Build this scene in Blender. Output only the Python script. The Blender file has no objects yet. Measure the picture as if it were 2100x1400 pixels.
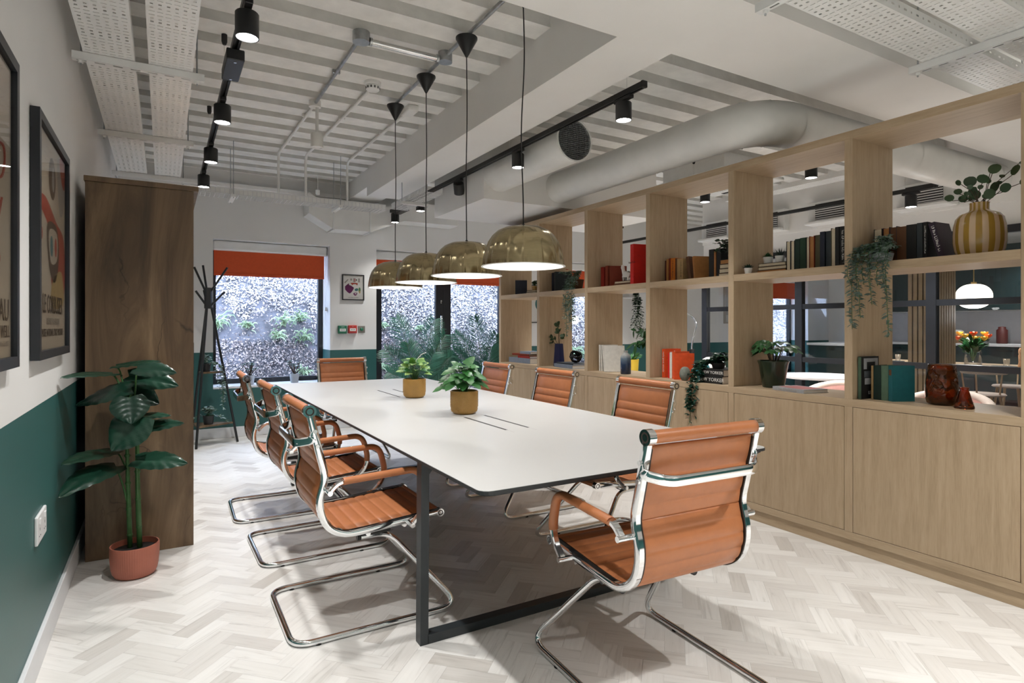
import bpy, bmesh, math, random
from mathutils import Vector, Matrix, Quaternion
R = math.radians
PI = math.pi
random.seed(7)
scene = bpy.context.scene
COL = scene.collection

# ------------------------------------------------------------------ camera
cam = bpy.data.objects.new('camera', bpy.data.cameras.new('camera'))
COL.objects.link(cam)
cam.location = (0, 0, 1.258)
cam.rotation_euler = (R(90), 0, -math.atan(715 / 1225))
cam.data.sensor_width = 36
cam.data.lens = 21.0
cam.data.shift_y = -32 / 2100
cam.data.clip_start = 0.03
scene.camera = cam

# ------------------------------------------------------------------ world, exposure
world = bpy.data.worlds.new('overcast_sky')
scene.world = world
world.use_nodes = True
_bg = world.node_tree.nodes['Background']
_bg.inputs[0].default_value = (0.58, 0.72, 1.0, 1)
_bg.inputs[1].default_value = 21.0
vs = scene.view_settings
vs.view_transform = 'Standard'
vs.look = 'None'
vs.gamma = 1
vs.use_curve_mapping = False
vs.exposure = 0.24
SPOT_W = 88.0        # each track spot
PENDANT_W = 1.0      # each brass pendant
LOUNGE_W = 200.0      # spots in the lounge beyond the shelving
WARM = (1.0, 0.99, 0.968)

# ------------------------------------------------------------------ materials
M = {}

def nm(name):
    m = bpy.data.materials.new(name)
    m.use_nodes = True
    nt = m.node_tree
    return m, nt, nt.nodes['Principled BSDF']

def setp(b, col=None, rough=.5, metal=0., spec=None, **kw):
    if col is not None:
        b.inputs['Base Color'].default_value = (*col, 1)
    b.inputs['Roughness'].default_value = rough
    b.inputs['Metallic'].default_value = metal
    if spec is not None:
        b.inputs['Specular IOR Level'].default_value = spec
    for k, v in kw.items():
        b.inputs[k.replace('_', ' ')].default_value = v

def N(nt, t, **kw):
    n = nt.nodes.new(t)
    for k, v in kw.items():
        if k in n.inputs:
            n.inputs[k].default_value = v
        else:
            setattr(n, k, v)
    return n

def L(nt, a, b):
    nt.links.new(a, b)

def ramp(nt, stops):
    r = nt.nodes.new('ShaderNodeValToRGB')
    e = r.color_ramp.elements
    while len(e) < len(stops):
        e.new(.5)
    for i, (p, c) in enumerate(stops):
        e[i].position = p
        e[i].color = (*c, 1)
    return r

def srgb(h):
    """hex display colour -> linear"""
    h = h.lstrip('#')
    out = []
    for i in (0, 2, 4):
        v = int(h[i:i + 2], 16) / 255
        out.append(v / 12.92 if v <= .04045 else ((v + .055) / 1.055) ** 2.4)
    return tuple(out)

def mat(name, col, rough=.5, metal=0., noise=.06, nscale=12., bump=0., bscale=80., spec=None, **kw):
    """plain paint / plastic / cloth with a little procedural variation"""
    if isinstance(col, str):
        col = srgb(col)
    m, nt, b = nm(name)
    setp(b, col, rough, metal, spec, **kw)
    tc = N(nt, 'ShaderNodeTexCoord')
    if noise:
        n = N(nt, 'ShaderNodeTexNoise', Scale=nscale, Detail=4.)
        L(nt, tc.outputs['Object'], n.inputs['Vector'])
        r = ramp(nt, [(.3, tuple(c * (1 - noise) for c in col)), (.7, tuple(min(1, c * (1 + noise)) for c in col))])
        L(nt, n.outputs['Fac'], r.inputs[0])
        L(nt, r.outputs[0], b.inputs['Base Color'])
    if bump:
        n2 = N(nt, 'ShaderNodeTexNoise', Scale=bscale, Detail=3.)
        L(nt, tc.outputs['Object'], n2.inputs['Vector'])
        bp = N(nt, 'ShaderNodeBump', Strength=bump, Distance=.01)
        L(nt, n2.outputs['Fac'], bp.inputs['Height'])
        L(nt, bp.outputs[0], b.inputs['Normal'])
    M[name] = m
    return m

def emit(name, col, strength):
    m, nt, b = nm(name)
    setp(b, col, .4)
    b.inputs['Emission Color'].default_value = (*col, 1)
    b.inputs['Emission Strength'].default_value = strength
    M[name] = m
    return m

def wood(name, stops, scale, rough=.45, band=6., axis='Z', rand=.0, bump=.05):
    """grain stretched along one axis, read from the object's own coordinates"""
    m, nt, b = nm(name)
    setp(b, None, rough)
    tc = N(nt, 'ShaderNodeTexCoord')
    oi = N(nt, 'ShaderNodeObjectInfo')
    mp = N(nt, 'ShaderNodeMapping')
    s = {'X': (.06, 1, 1), 'Y': (1, .06, 1), 'Z': (1, 1, .06)}[axis]
    mp.inputs['Scale'].default_value = tuple(v * scale for v in s)
    L(nt, tc.outputs['Object'], mp.inputs['Vector'])
    add = N(nt, 'ShaderNodeVectorMath', operation='ADD')
    mul = N(nt, 'ShaderNodeMath', operation='MULTIPLY')
    mul.inputs[1].default_value = 37. if rand else 0.
    L(nt, oi.outputs['Random'], mul.inputs[0])
    L(nt, mp.outputs[0], add.inputs[0])
    L(nt, mul.outputs[0], add.inputs[1])
    n1 = N(nt, 'ShaderNodeTexNoise', Scale=band, Detail=6., Roughness=.6, Distortion=.6)
    n2 = N(nt, 'ShaderNodeTexNoise', Scale=band * 7, Detail=3.)
    L(nt, add.outputs[0], n1.inputs['Vector'])
    L(nt, add.outputs[0], n2.inputs['Vector'])
    mx = N(nt, 'ShaderNodeMath', operation='MULTIPLY_ADD')
    mx.inputs[1].default_value = .35
    L(nt, n2.outputs['Fac'], mx.inputs[0])
    sc = N(nt, 'ShaderNodeMath', operation='MULTIPLY')
    sc.inputs[1].default_value = .65
    L(nt, n1.outputs['Fac'], sc.inputs[0])
    L(nt, sc.outputs[0], mx.inputs[2])
    r = ramp(nt, stops)
    L(nt, mx.outputs[0], r.inputs[0])
    L(nt, r.outputs[0], b.inputs['Base Color'])
    bp = N(nt, 'ShaderNodeBump', Strength=bump, Distance=.004)
    L(nt, mx.outputs[0], bp.inputs['Height'])
    L(nt, bp.outputs[0], b.inputs['Normal'])
    M[name] = m
    return m

def leafmat(name, c1, c2, rough=.4, vein=None, trans=.0):
    m, nt, b = nm(name)
    setp(b, None, rough)
    tc = N(nt, 'ShaderNodeTexCoord')
    oi = N(nt, 'ShaderNodeObjectInfo')
    g = N(nt, 'ShaderNodeNewGeometry')
    n = N(nt, 'ShaderNodeTexNoise', Scale=14., Detail=3.)
    L(nt, tc.outputs['Object'], n.inputs['Vector'])
    a = N(nt, 'ShaderNodeMath', operation='ADD')
    L(nt, g.outputs['Random Per Island'], a.inputs[0])
    L(nt, oi.outputs['Random'], a.inputs[1])
    f = N(nt, 'ShaderNodeMath', operation='FRACT')
    L(nt, a.outputs[0], f.inputs[0])
    mx = N(nt, 'ShaderNodeMath', operation='MULTIPLY_ADD')
    mx.inputs[1].default_value = .5
    L(nt, n.outputs['Fac'], mx.inputs[0])
    h = N(nt, 'ShaderNodeMath', operation='MULTIPLY')
    h.inputs[1].default_value = .5
    L(nt, f.outputs[0], h.inputs[0])
    L(nt, h.outputs[0], mx.inputs[2])
    r = ramp(nt, [(.2, c1), (.8, c2)])
    L(nt, mx.outputs[0], r.inputs[0])
    L(nt, r.outputs[0], b.inputs['Base Color'])
    M[name] = m
    return m

def glassmat(name, tint=(1, 1, 1), refl=.08, rough=.0):
    """thin pane: clear with a fresnel reflection"""
    m, nt, b = nm(name)
    nt.nodes.remove(b)
    out = nt.nodes['Material Output']
    t = N(nt, 'ShaderNodeBsdfTransparent')
    t.inputs[0].default_value = (*tint, 1)
    gl = N(nt, 'ShaderNodeBsdfGlossy', Roughness=rough)
    lw = N(nt, 'ShaderNodeLayerWeight', Blend=.25)
    mu = N(nt, 'ShaderNodeMath', operation='MULTIPLY_ADD')
    mu.inputs[1].default_value = .55
    mu.inputs[2].default_value = refl * .15
    L(nt, lw.outputs['Fresnel'], mu.inputs[0])
    mx = N(nt, 'ShaderNodeMixShader')
    L(nt, mu.outputs[0], mx.inputs[0])
    L(nt, t.outputs[0], mx.inputs[1])
    L(nt, gl.outputs[0], mx.inputs[2])
    L(nt, mx.outputs[0], out.inputs['Surface'])
    M[name] = m
    return m

# ------------------------------------------------------------------ geometry helpers
def box(bm, x0, x1, y0, y1, z0, z1, bev=0., seg=1):
    vs_ = [bm.verts.new((x, y, z)) for x in (x0, x1) for y in (y0, y1) for z in (z0, z1)]
    f = [(0, 1, 3, 2), (4, 6, 7, 5), (0, 4, 5, 1), (2, 3, 7, 6), (0, 2, 6, 4), (1, 5, 7, 3)]
    fs = [bm.faces.new([vs_[i] for i in q]) for q in f]
    if bev:
        es = list({e for q in fs for e in q.edges})
        bmesh.ops.bevel(bm, geom=es, offset=bev, segments=seg, affect='EDGES', profile=.5)
    return fs

def basis(d, ref=None):
    d = d.normalized()
    if ref is None:
        ref = Vector((0, 0, 1)) if abs(d.z) < .9 else Vector((1, 0, 0))
    a = ref - d * ref.dot(d)
    if a.length < 1e-6:
        ref = Vector((1, 0, 0)) if abs(d.x) < .9 else Vector((0, 1, 0))
        a = ref - d * ref.dot(d)
    a.normalize()
    return a, d.cross(a)

def sweep(bm, pts, sec, ref=None, closed=False, caps=True, scales=None):
    """sweep a closed 2-D section along a path; ref = fixed direction of the section's first axis, None = parallel transport"""
    pts = [Vector(p) for p in pts]
    n = len(pts)
    rings = []
    a = None
    for i, p in enumerate(pts):
        if closed:
            t = pts[(i + 1) % n] - pts[i - 1]
        else:
            t = pts[min(i + 1, n - 1)] - pts[max(i - 1, 0)]
        t.normalize()
        if ref is not None:
            a, b = basis(t, Vector(ref))
        else:
            a, b = basis(t, a)
        k = scales[i] if scales else 1.
        rings.append([bm.verts.new(p + a * (u * k) + b * (v * k)) for u, v in sec])
    m = len(sec)
    rng = range(n) if closed else range(n - 1)
    for i in rng:
        r0, r1 = rings[i], rings[(i + 1) % n]
        for j in range(m):
            bm.faces.new((r0[j], r0[(j + 1) % m], r1[(j + 1) % m], r1[j]))
    if caps and not closed:
        bm.faces.new(rings[0][::-1])
        bm.faces.new(rings[-1])
    return rings

def circ(r, n=10, ry=None):
    ry = ry or r
    return [(r * math.cos(2 * PI * i / n), ry * math.sin(2 * PI * i / n)) for i in range(n)]

def tube(bm, pts, r, n=10, closed=False, caps=True, scales=None, ref=None):
    return sweep(bm, pts, circ(r, n), ref, closed, caps, scales)

def cyl(bm, p0, p1, r0, r1=None, n=20, caps=True):
    r1 = r0 if r1 is None else r1
    p0, p1 = Vector(p0), Vector(p1)
    a, b = basis(p1 - p0)
    rr = []
    for p, r in ((p0, r0), (p1, r1)):
        rr.append([bm.verts.new(p + a * (r * math.cos(2 * PI * i / n)) + b * (r * math.sin(2 * PI * i / n))) for i in range(n)])
    for i in range(n):
        bm.faces.new((rr[0][i], rr[0][(i + 1) % n], rr[1][(i + 1) % n], rr[1][i]))
    if caps:
        if r0 > 1e-6:
            bm.faces.new(rr[0][::-1])
        if r1 > 1e-6:
            bm.faces.new(rr[1])

def lathe(bm, prof, n=32, c=(0, 0, 0), mod=None, sx=1., sy=1.):
    """prof = [(r, z), ...]; mod(angle, i) multiplies r"""
    rings = []
    for i, (r, z) in enumerate(prof):
        if r < 1e-6:
            rings.append([bm.verts.new((c[0], c[1], c[2] + z))])
        else:
            ring = []
            for j in range(n):
                a = 2 * PI * j / n
                k = r * (mod(a, i) if mod else 1.)
                ring.append(bm.verts.new((c[0] + sx * k * math.cos(a), c[1] + sy * k * math.sin(a), c[2] + z)))
            rings.append(ring)
    for a, b in zip(rings, rings[1:]):
        if len(a) == 1 and len(b) == 1:
            continue
        for j in range(n):
            q = [a[0]] if len(a) == 1 else [a[j], a[(j + 1) % n]]
            q += [b[0]] if len(b) == 1 else [b[(j + 1) % n], b[j]]
            bm.faces.new(q)
    return rings

def fillet(pts, r, n=6):
    """round the corners of a polyline; r = number or list per corner"""
    pts = [Vector(p) for p in pts]
    out = [pts[0]]
    for i in range(1, len(pts) - 1):
        rr = r[i - 1] if isinstance(r, (list, tuple)) else r
        p, a, b = pts[i], pts[i - 1], pts[i + 1]
        u, v = (a - p), (b - p)
        lu, lv = u.length, v.length
        u.normalize()
        v.normalize()
        k = min(rr, lu * .49, lv * .49)
        s, e = p + u * k, p + v * k
        for j in range(n + 1):
            t = j / n
            out.append(s * (1 - t) ** 2 + p * 2 * t * (1 - t) + e * t * t)
    out.append(pts[-1])
    return out

def prism(bm, poly, z0, z1):
    """extrude a 2-D polygon (x, y) between z0 and z1"""
    a = [bm.verts.new((x, y, z0)) for x, y in poly]
    b = [bm.verts.new((x, y, z1)) for x, y in poly]
    bm.faces.new(a[::-1])
    bm.faces.new(b)
    n = len(poly)
    for i in range(n):
        bm.faces.new((a[i], a[(i + 1) % n], b[(i + 1) % n], b[i]))

def xform(bm, mtx, since=0):
    bm.verts.ensure_lookup_table()
    for v in bm.verts[since:]:
        v.co = mtx @ v.co

def new():
    return bmesh.new()

def obj(name, bm, m, parent=None, smooth=False, auto=None):
    me = bpy.data.meshes.new(name)
    bmesh.ops.recalc_face_normals(bm, faces=bm.faces[:])
    bm.to_mesh(me)
    bm.free()
    if m is not None:
        me.materials.append(M[m] if isinstance(m, str) else m)
    if smooth:
        me.polygons.foreach_set('use_smooth', [True] * len(me.polygons))
        if auto:
            me.set_sharp_from_angle(angle=R(auto))
    return link(name, me, parent)

def link(name, me, parent=None):
    o = bpy.data.objects.new(name, me)
    COL.objects.link(o)
    if parent is not None:
        o.parent = parent
    return o

def thing(name, label, cat, loc=(0, 0, 0), rz=0., group=None):
    o = bpy.data.objects.new(name, None)
    o.empty_display_size = .05
    COL.objects.link(o)
    o.location = loc
    o.rotation_euler = (0, 0, rz)
    return tag(o, label, cat, group)

def tag(o, label, cat, group=None):
    o['label'] = label
    o['category'] = cat
    if group:
        o['group'] = group
    return o

def struct(name, bm, m, parent=None, label=None, **kw):
    o = obj(name, bm, m, parent, **kw)
    o['kind'] = 'structure'
    if label:
        o['label'] = label
    return o

def dup(root, loc, rz, label, group=None):
    r = root.copy()
    COL.objects.link(r)
    r.location = loc
    r.rotation_euler = (0, 0, rz)
    r['label'] = label
    if group:
        r['group'] = group
    for ch in list(root.children):
        c = ch.copy()
        COL.objects.link(c)
        c.parent = r
        for g in list(ch.children):
            d = g.copy()
            COL.objects.link(d)
            d.parent = c
    return r

def aim(o, direction, up='Z'):
    o.rotation_euler = Vector(direction).to_track_quat('-Z', 'Y').to_euler()

def spotlight(parent, loc, direction, watts, size=70, blend=.5, col=WARM, radius=.035):
    ld = bpy.data.lights.new('spot_beam', 'SPOT')
    ld.energy = watts
    ld.spot_size = R(size)
    ld.spot_blend = blend
    ld.shadow_soft_size = radius
    ld.color = col
    o = bpy.data.objects.new('spot_beam', ld)
    COL.objects.link(o)
    o.parent = parent
    o.location = loc
    aim(o, direction)
    return o

def pointlight(parent, loc, watts, radius, col=WARM):
    ld = bpy.data.lights.new('bulb_light', 'POINT')
    ld.energy = watts
    ld.shadow_soft_size = radius
    ld.color = col
    o = bpy.data.objects.new('bulb_light', ld)
    COL.objects.link(o)
    o.parent = parent
    o.location = loc
    return o

def marks(parent, m, loc, rot, length, size, seed=1):
    """a line of lettering too small to read: short strokes"""
    rng = random.Random(seed)
    bm = bmesh.new()
    x = -length / 2
    while x < length / 2:
        w = size * rng.uniform(.25, .6)
        h = size * rng.choice((.7, .7, 1.))
        box(bm, x, x + w * .35, -size * .35, -size * .35 + h, -.0002, .0003)
        box(bm, x, x + w, -size * .35 + h * rng.choice((0, .5, .85)), -size * .35 + h * .12 + h * rng.choice((0, .5, .85)) * .2 + .0003, -.0002, .0003)
        x += w + size * (.18 if rng.random() < .85 else .5)
    o = obj('lettering', bm, m, parent)
    o['kind'] = 'stuff'
    o.location = loc
    o.rotation_euler = rot
    return o

def text(name, body, size, m, parent, loc, rot=(0, 0, 0), align='CENTER', sx=1., depth=.0004):
    cu = bpy.data.curves.new(name, 'FONT')
    cu.body = body
    cu.size = size
    cu.align_x = align
    cu.align_y = 'CENTER'
    cu.resolution_u = 2
    cu.extrude = depth
    tmp = bpy.data.objects.new(name + '_tmp', cu)
    COL.objects.link(tmp)
    dg = bpy.context.evaluated_depsgraph_get()
    me = bpy.data.meshes.new_from_object(tmp.evaluated_get(dg))
    bpy.data.objects.remove(tmp)
    bpy.data.curves.remove(cu)
    me.name = name
    me.materials.clear()
    me.materials.append(M[m])
    o = link(name, me, parent)
    o.location = loc
    o.rotation_euler = rot
    o.scale = (sx, 1, 1)
    return o
# ------------------------------------------------------------------ material library
def wall_paint():
    """white above 0.965 m, deep green below: two coats with a real edge"""
    m, nt, b = nm('two_tone_wall_paint')
    setp(b, None, .55)
    g = N(nt, 'ShaderNodeNewGeometry')
    sep = N(nt, 'ShaderNodeSeparateXYZ')
    L(nt, g.outputs['Position'], sep.inputs[0])
    lt = N(nt, 'ShaderNodeMath', operation='LESS_THAN')
    lt.inputs[1].default_value = .962
    L(nt, sep.outputs['Z'], lt.inputs[0])
    n = N(nt, 'ShaderNodeTexNoise', Scale=1.4, Detail=3.)
    L(nt, g.outputs['Position'], n.inputs['Vector'])
    r1 = ramp(nt, [(.3, (.70, .695, .68)), (.7, (.75, .745, .73))])
    r2 = ramp(nt, [(.3, (.022, .098, .093)), (.7, (.028, .115, .109))])
    for r in (r1, r2):
        L(nt, n.outputs['Fac'], r.inputs[0])
    mx = N(nt, 'ShaderNodeMix', data_type='RGBA')
    L(nt, lt.outputs[0], mx.inputs['Factor'])
    L(nt, r1.outputs[0], mx.inputs['A'])
    L(nt, r2.outputs[0], mx.inputs['B'])
    L(nt, mx.outputs['Result'], b.inputs['Base Color'])
    ro = N(nt, 'ShaderNodeMath', operation='MULTIPLY_ADD')
    ro.inputs[1].default_value = -.2
    ro.inputs[2].default_value = .6
    L(nt, lt.outputs[0], ro.inputs[0])
    L(nt, ro.outputs[0], b.inputs['Roughness'])
    n2 = N(nt, 'ShaderNodeTexNoise', Scale=140., Detail=2.)
    L(nt, g.outputs['Position'], n2.inputs['Vector'])
    bp = N(nt, 'ShaderNodeBump', Strength=.06, Distance=.003)
    L(nt, n2.outputs['Fac'], bp.inputs['Height'])
    L(nt, bp.outputs[0], b.inputs['Normal'])
    M['wall_paint'] = m
wall_paint()

def plank_mat():
    m, nt, b = nm('pale_oak_plank')
    setp(b, None, .34)
    uv = N(nt, 'ShaderNodeUVMap')
    oi = N(nt, 'ShaderNodeObjectInfo')
    g = N(nt, 'ShaderNodeNewGeometry')
    a = N(nt, 'ShaderNodeMath', operation='ADD')
    L(nt, g.outputs['Random Per Island'], a.inputs[0])
    L(nt, oi.outputs['Random'], a.inputs[1])
    f = N(nt, 'ShaderNodeMath', operation='FRACT')
    L(nt, a.outputs[0], f.inputs[0])
    sc = N(nt, 'ShaderNodeMath', operation='MULTIPLY')
    sc.inputs[1].default_value = 61.
    L(nt, f.outputs[0], sc.inputs[0])
    mp = N(nt, 'ShaderNodeMapping')
    mp.inputs['Scale'].default_value = (1.6, 22, 1)
    L(nt, uv.outputs[0], mp.inputs['Vector'])
    ad = N(nt, 'ShaderNodeVectorMath', operation='ADD')
    L(nt, mp.outputs[0], ad.inputs[0])
    L(nt, sc.outputs[0], ad.inputs[1])
    n1 = N(nt, 'ShaderNodeTexNoise', Scale=1.6, Detail=7., Roughness=.62, Distortion=1.2)
    L(nt, ad.outputs[0], n1.inputs['Vector'])
    # plank tone
    r1 = ramp(nt, [(0., (.54, .51, .475)), (.14, (.66, .635, .605)), (.5, (.73, .71, .68)), (1., (.785, .77, .745))])
    L(nt, f.outputs[0], r1.inputs[0])
    r2 = ramp(nt, [(.27, (.70, .685, .67)), (.44, (.96, .955, .95)), (.7, (1.03, 1.03, 1.03))])
    L(nt, n1.outputs['Fac'], r2.inputs[0])
    mx = N(nt, 'ShaderNodeMix', data_type='RGBA', blend_type='MULTIPLY')
    mx.inputs['Factor'].default_value = 1.
    L(nt, r1.outputs[0], mx.inputs['A'])
    L(nt, r2.outputs[0], mx.inputs['B'])
    L(nt, mx.outputs['Result'], b.inputs['Base Color'])
    bp = N(nt, 'ShaderNodeBump', Strength=.05, Distance=.002)
    L(nt, n1.outputs['Fac'], bp.inputs['Height'])
    L(nt, bp.outputs[0], b.inputs['Normal'])
    M['plank'] = m
plank_mat()

mat('floor_base', (.42, .38, .34), .5)
mat('lounge_floor', (.52, .49, .45), .4, noise=.12, nscale=6)
mat('white_paint', (.80, .795, .775), .55, noise=.03, nscale=3)
mat('soffit_paint', (.82, .81, .785), .6, noise=.03, nscale=2)
mat('deck_paint', (.80, .79, .755), .6, noise=.07, nscale=9, bump=.25, bscale=28)
mat('skirting_white', (.74, .75, .77), .35, noise=.02)
mat('white_metal', (.76, .765, .75), .35, noise=.03)
mat('duct_white', (.76, .755, .725), .42, noise=.05, nscale=5)
mat('galvanised', (.42, .44, .45), .35, .8, noise=.2, nscale=20)
mat('black_metal', (.012, .013, .014), .38, noise=.1)
mat('black_plastic', (.01, .01, .011), .45, noise=.1)
mat('frame_black', (.010, .012, .016), .4, noise=.1)
mat('table_leg', (.022, .027, .030), .42, noise=.1)
mat('table_edge', (.02, .023, .025), .5, noise=.1)
mat('table_white', (.525, .522, .512), .38, noise=.012, nscale=5)
mat('slot_black', (.004, .004, .004), .6, noise=0)
mat('leather', (.46, .168, .066), .36, noise=.05, nscale=30, bump=.05, bscale=260)
mat('leather_back', (.42, .138, .042), .42, noise=.05, nscale=30)
mat('chrome', (.80, .81, .82), .07, 1., noise=0)
mat('chrome_ring', (.75, .75, .75), .2, 1., noise=0)
mat('dark_trim', (.02, .012, .008), .5, noise=0)
mat('rubber', (.01, .01, .01), .7, noise=0)
def brass():
    m, nt, b = nm('brushed_brass')
    setp(b, (.5, .40, .22), .2, 1.)
    b.inputs['Anisotropic'].default_value = .55
    tc = N(nt, 'ShaderNodeTexCoord')
    mp = N(nt, 'ShaderNodeMapping')
    mp.inputs['Scale'].default_value = (8, 8, 220)
    L(nt, tc.outputs['Object'], mp.inputs['Vector'])
    n = N(nt, 'ShaderNodeTexNoise', Scale=3., Detail=3.)
    L(nt, mp.outputs[0], n.inputs['Vector'])
    r = ramp(nt, [(.3, (.35, .285, .165)), (.7, (.43, .355, .21))])
    L(nt, n.outputs['Fac'], r.inputs[0])
    L(nt, r.outputs[0], b.inputs['Base Color'])
    M['brass'] = m
brass()
mat('shade_white', (.86, .85, .83), .5, noise=0)
emit('bulb', (1., .95, .88), 8.)
emit('spot_lens', (1., .97, .93), 26.)
emit('globe', (1., .90, .74), 2.3)
wood('oak', [(.30, (.345, .248, .150)), (.5, (.435, .322, .205)), (.72, (.495, .377, .252))], 7., .48, 5., 'Z', rand=1, bump=.03)
wood('oak_y', [(.30, (.345, .248, .150)), (.5, (.435, .322, .205)), (.72, (.495, .377, .252))], 7., .48, 5., 'Y', rand=1, bump=.03)
def dark_oak():
    m, nt, b = nm('rustic_oak')
    setp(b, None, .42)
    tc = N(nt, 'ShaderNodeTexCoord')
    mp = N(nt, 'ShaderNodeMapping')
    mp.inputs['Scale'].default_value = (3.4, 3.4, .5)
    L(nt, tc.outputs['Object'], mp.inputs['Vector'])
    n1 = N(nt, 'ShaderNodeTexNoise', Scale=1.5, Detail=9., Roughness=.66, Distortion=1.4)
    L(nt, mp.outputs[0], n1.inputs['Vector'])
    r = ramp(nt, [(.26, (.040, .024, .013)), (.42, (.105, .062, .031)), (.56, (.165, .103, .053)), (.74, (.25, .163, .09))])
    L(nt, n1.outputs['Fac'], r.inputs[0])
    v = N(nt, 'ShaderNodeTexVoronoi', Scale=2.3, feature='DISTANCE_TO_EDGE')
    mp2 = N(nt, 'ShaderNodeMapping')
    mp2.inputs['Scale'].default_value = (1.6, 1.6, .28)
    wn = N(nt, 'ShaderNodeTexNoise', Scale=3., Detail=4.)
    L(nt, tc.outputs['Object'], wn.inputs['Vector'])
    ad = N(nt, 'ShaderNodeVectorMath', operation='MULTIPLY_ADD')
    ad.inputs[1].default_value = (.35, .35, .35)
    L(nt, wn.outputs['Color'], ad.inputs[0])
    L(nt, tc.outputs['Object'], ad.inputs[2])
    L(nt, ad.outputs[0], mp2.inputs['Vector'])
    L(nt, mp2.outputs[0], v.inputs['Vector'])
    cr = ramp(nt, [(0., (.35, .32, .3)), (.012, (1, 1, 1))])
    L(nt, v.outputs['Distance'], cr.inputs[0])
    n3 = N(nt, 'ShaderNodeTexNoise', Scale=2.2, Detail=2.)
    L(nt, tc.outputs['Object'], n3.inputs['Vector'])
    msk = ramp(nt, [(.52, (0, 0, 0)), (.6, (1, 1, 1))])
    L(nt, n3.outputs['Fac'], msk.inputs[0])
    mx = N(nt, 'ShaderNodeMix', data_type='RGBA', blend_type='MULTIPLY')
    L(nt, msk.outputs[0], mx.inputs['Factor'])
    L(nt, r.outputs[0], mx.inputs['A'])
    L(nt, cr.outputs[0], mx.inputs['B'])
    L(nt, mx.outputs['Result'], b.inputs['Base Color'])
    bp = N(nt, 'ShaderNodeBump', Strength=.15, Distance=.004)
    L(nt, n1.outputs['Fac'], bp.inputs['Height'])
    L(nt, bp.outputs[0], b.inputs['Normal'])
    M['rustic_oak'] = m
dark_oak()
mat('blind_orange', (.62, .088, .024), .85, noise=.04, nscale=40)
glassmat('pane', (.97, .985, 1.), .06)
glassmat('picture_glass', (1, 1, 1), .05)
mat('terracotta', (.42, .135, .085), .55, noise=.05)
mat('soil', (.012, .010, .009), .9, noise=.4, nscale=60, bump=.4)
mat('ochre_glaze', (.42, .235, .06), .28, noise=.1, nscale=14)
leafmat('leaf_dark', (.005, .024, .015), (.011, .050, .029), .3)
leafmat('leaf_mid', (.016, .085, .020), (.045, .185, .045), .35)
leafmat('leaf_lime', (.11, .30, .05), (.34, .48, .16), .38)
leafmat('leaf_grey', (.085, .135, .115), (.19, .27, .225), .55)
leafmat('leaf_euca', (.022, .050, .022), (.06, .11, .045), .45)
leafmat('leaf_black', (.006, .014, .010), (.014, .04, .022), .4)
leafmat('leaf_palm', (.012, .075, .050), (.04, .17, .115), .4)
leafmat('leaf_fig', (.010, .048, .014), (.03, .115, .034), .35)
mat('stem_green', (.045, .13, .035), .5, noise=.2, nscale=30)
mat('stem_brown', (.06, .04, .022), .7, noise=.2)
mat('paper', (.64, .55, .40), .8, noise=.06, nscale=90)
mat('paper_white', (.74, .73, .70), .8, noise=.03, nscale=90)
mat('ink', (.012, .012, .012), .6, noise=0)
mat('ink_white', (.8, .79, .76), .6, noise=0)
mat('ink_grey', (.33, .30, .26), .6, noise=0)
mat('gold', (.62, .42, .16), .35, .8, noise=0)
for _n, _c in dict(red='#8c1b12', rust='#7a2c14', scarlet='#c9180f', orange='#d0501a', bright_orange='#e2511c', amber='#c8701d',
                   tan='#a8733f', beige='#a88a5e', brown='#5d3a20', black='#121212', navy='#101a2c', green='#12331f',
                   bottle='#0d2a22', teal='#125a60', deep_teal='#0e4146', sage='#4c6450', grey='#4a5054', slate='#2b3338',
                   olive='#4a452c', purple='#2c1d30', white='#d6d4cd', cream='#cdbf9c', pale_grey='#9c9da0', maroon='#4a120e', steel='#7a8494').items():
    mat('cloth_' + _n, _c, .6, noise=.08, nscale=40)
mat('vase_navy', (.010, .014, .06), .3, noise=.05)
mat('ceramic_white', (.76, .75, .72), .35, noise=.02)
mat('ceramic_green', (.018, .030, .016), .18, noise=.1)
mat('grey_pot', (.42, .45, .48), .5, noise=.05)
mat('black_gloss', (.006, .006, .007), .12, noise=0)
mat('stone_grey', (.16, .17, .14), .75, noise=.3, nscale=25, bump=.4, bscale=60)
mat('turquoise', (.05, .33, .42), .4, noise=.08)
mat('pink_fabric', (.50, .27, .235), .85, noise=.05, nscale=60)
mat('cream_fabric', (.55, .46, .40), .85, noise=.05, nscale=60)
mat('kitchen_green', (.012, .030, .032), .4, noise=.08)
mat('worktop', (.66, .66, .67), .25, noise=.1, nscale=8)
mat('backsplash', (.50, .50, .52), .5, noise=.04)
mat('slat_oak', (.42, .30, .175), .55, noise=.08, nscale=8)
mat('slat_black', (.012, .010, .009), .8, noise=0)
mat('table_oak', (.55, .40, .25), .45, noise=.08, nscale=8)
mat('wicker', (.30, .15, .07), .8, noise=.3, nscale=60, bump=.5)
mat('yellow_pot', (.72, .48, .04), .5, noise=.03)
mat('grille_dark', (.01, .01, .012), .6, noise=0)
mat('grille_wire', (.20, .21, .21), .5, .6, noise=0)
mat('socket_white', (.78, .78, .78), .3, noise=.01)
mat('socket_seam', (.45, .45, .45), .5, noise=0)
mat('call_green', (.012, .16, .085), .4, noise=.02)
mat('call_red', (.50, .035, .03), .4, noise=.02)
mat('steel_plate', (.36, .35, .32), .35, .7, noise=.03)
mat('petal_orange', (.78, .12, .03), .6, noise=.1)
mat('petal_yellow', (.80, .50, .06), .6, noise=.1)
mat('poster_paper', (.55, .47, .36), .8, noise=.04, nscale=6)
mat('poster_red', (.42, .055, .03), .8, noise=.05)
mat('poster_brown', (.085, .055, .035), .8, noise=.08)
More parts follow.
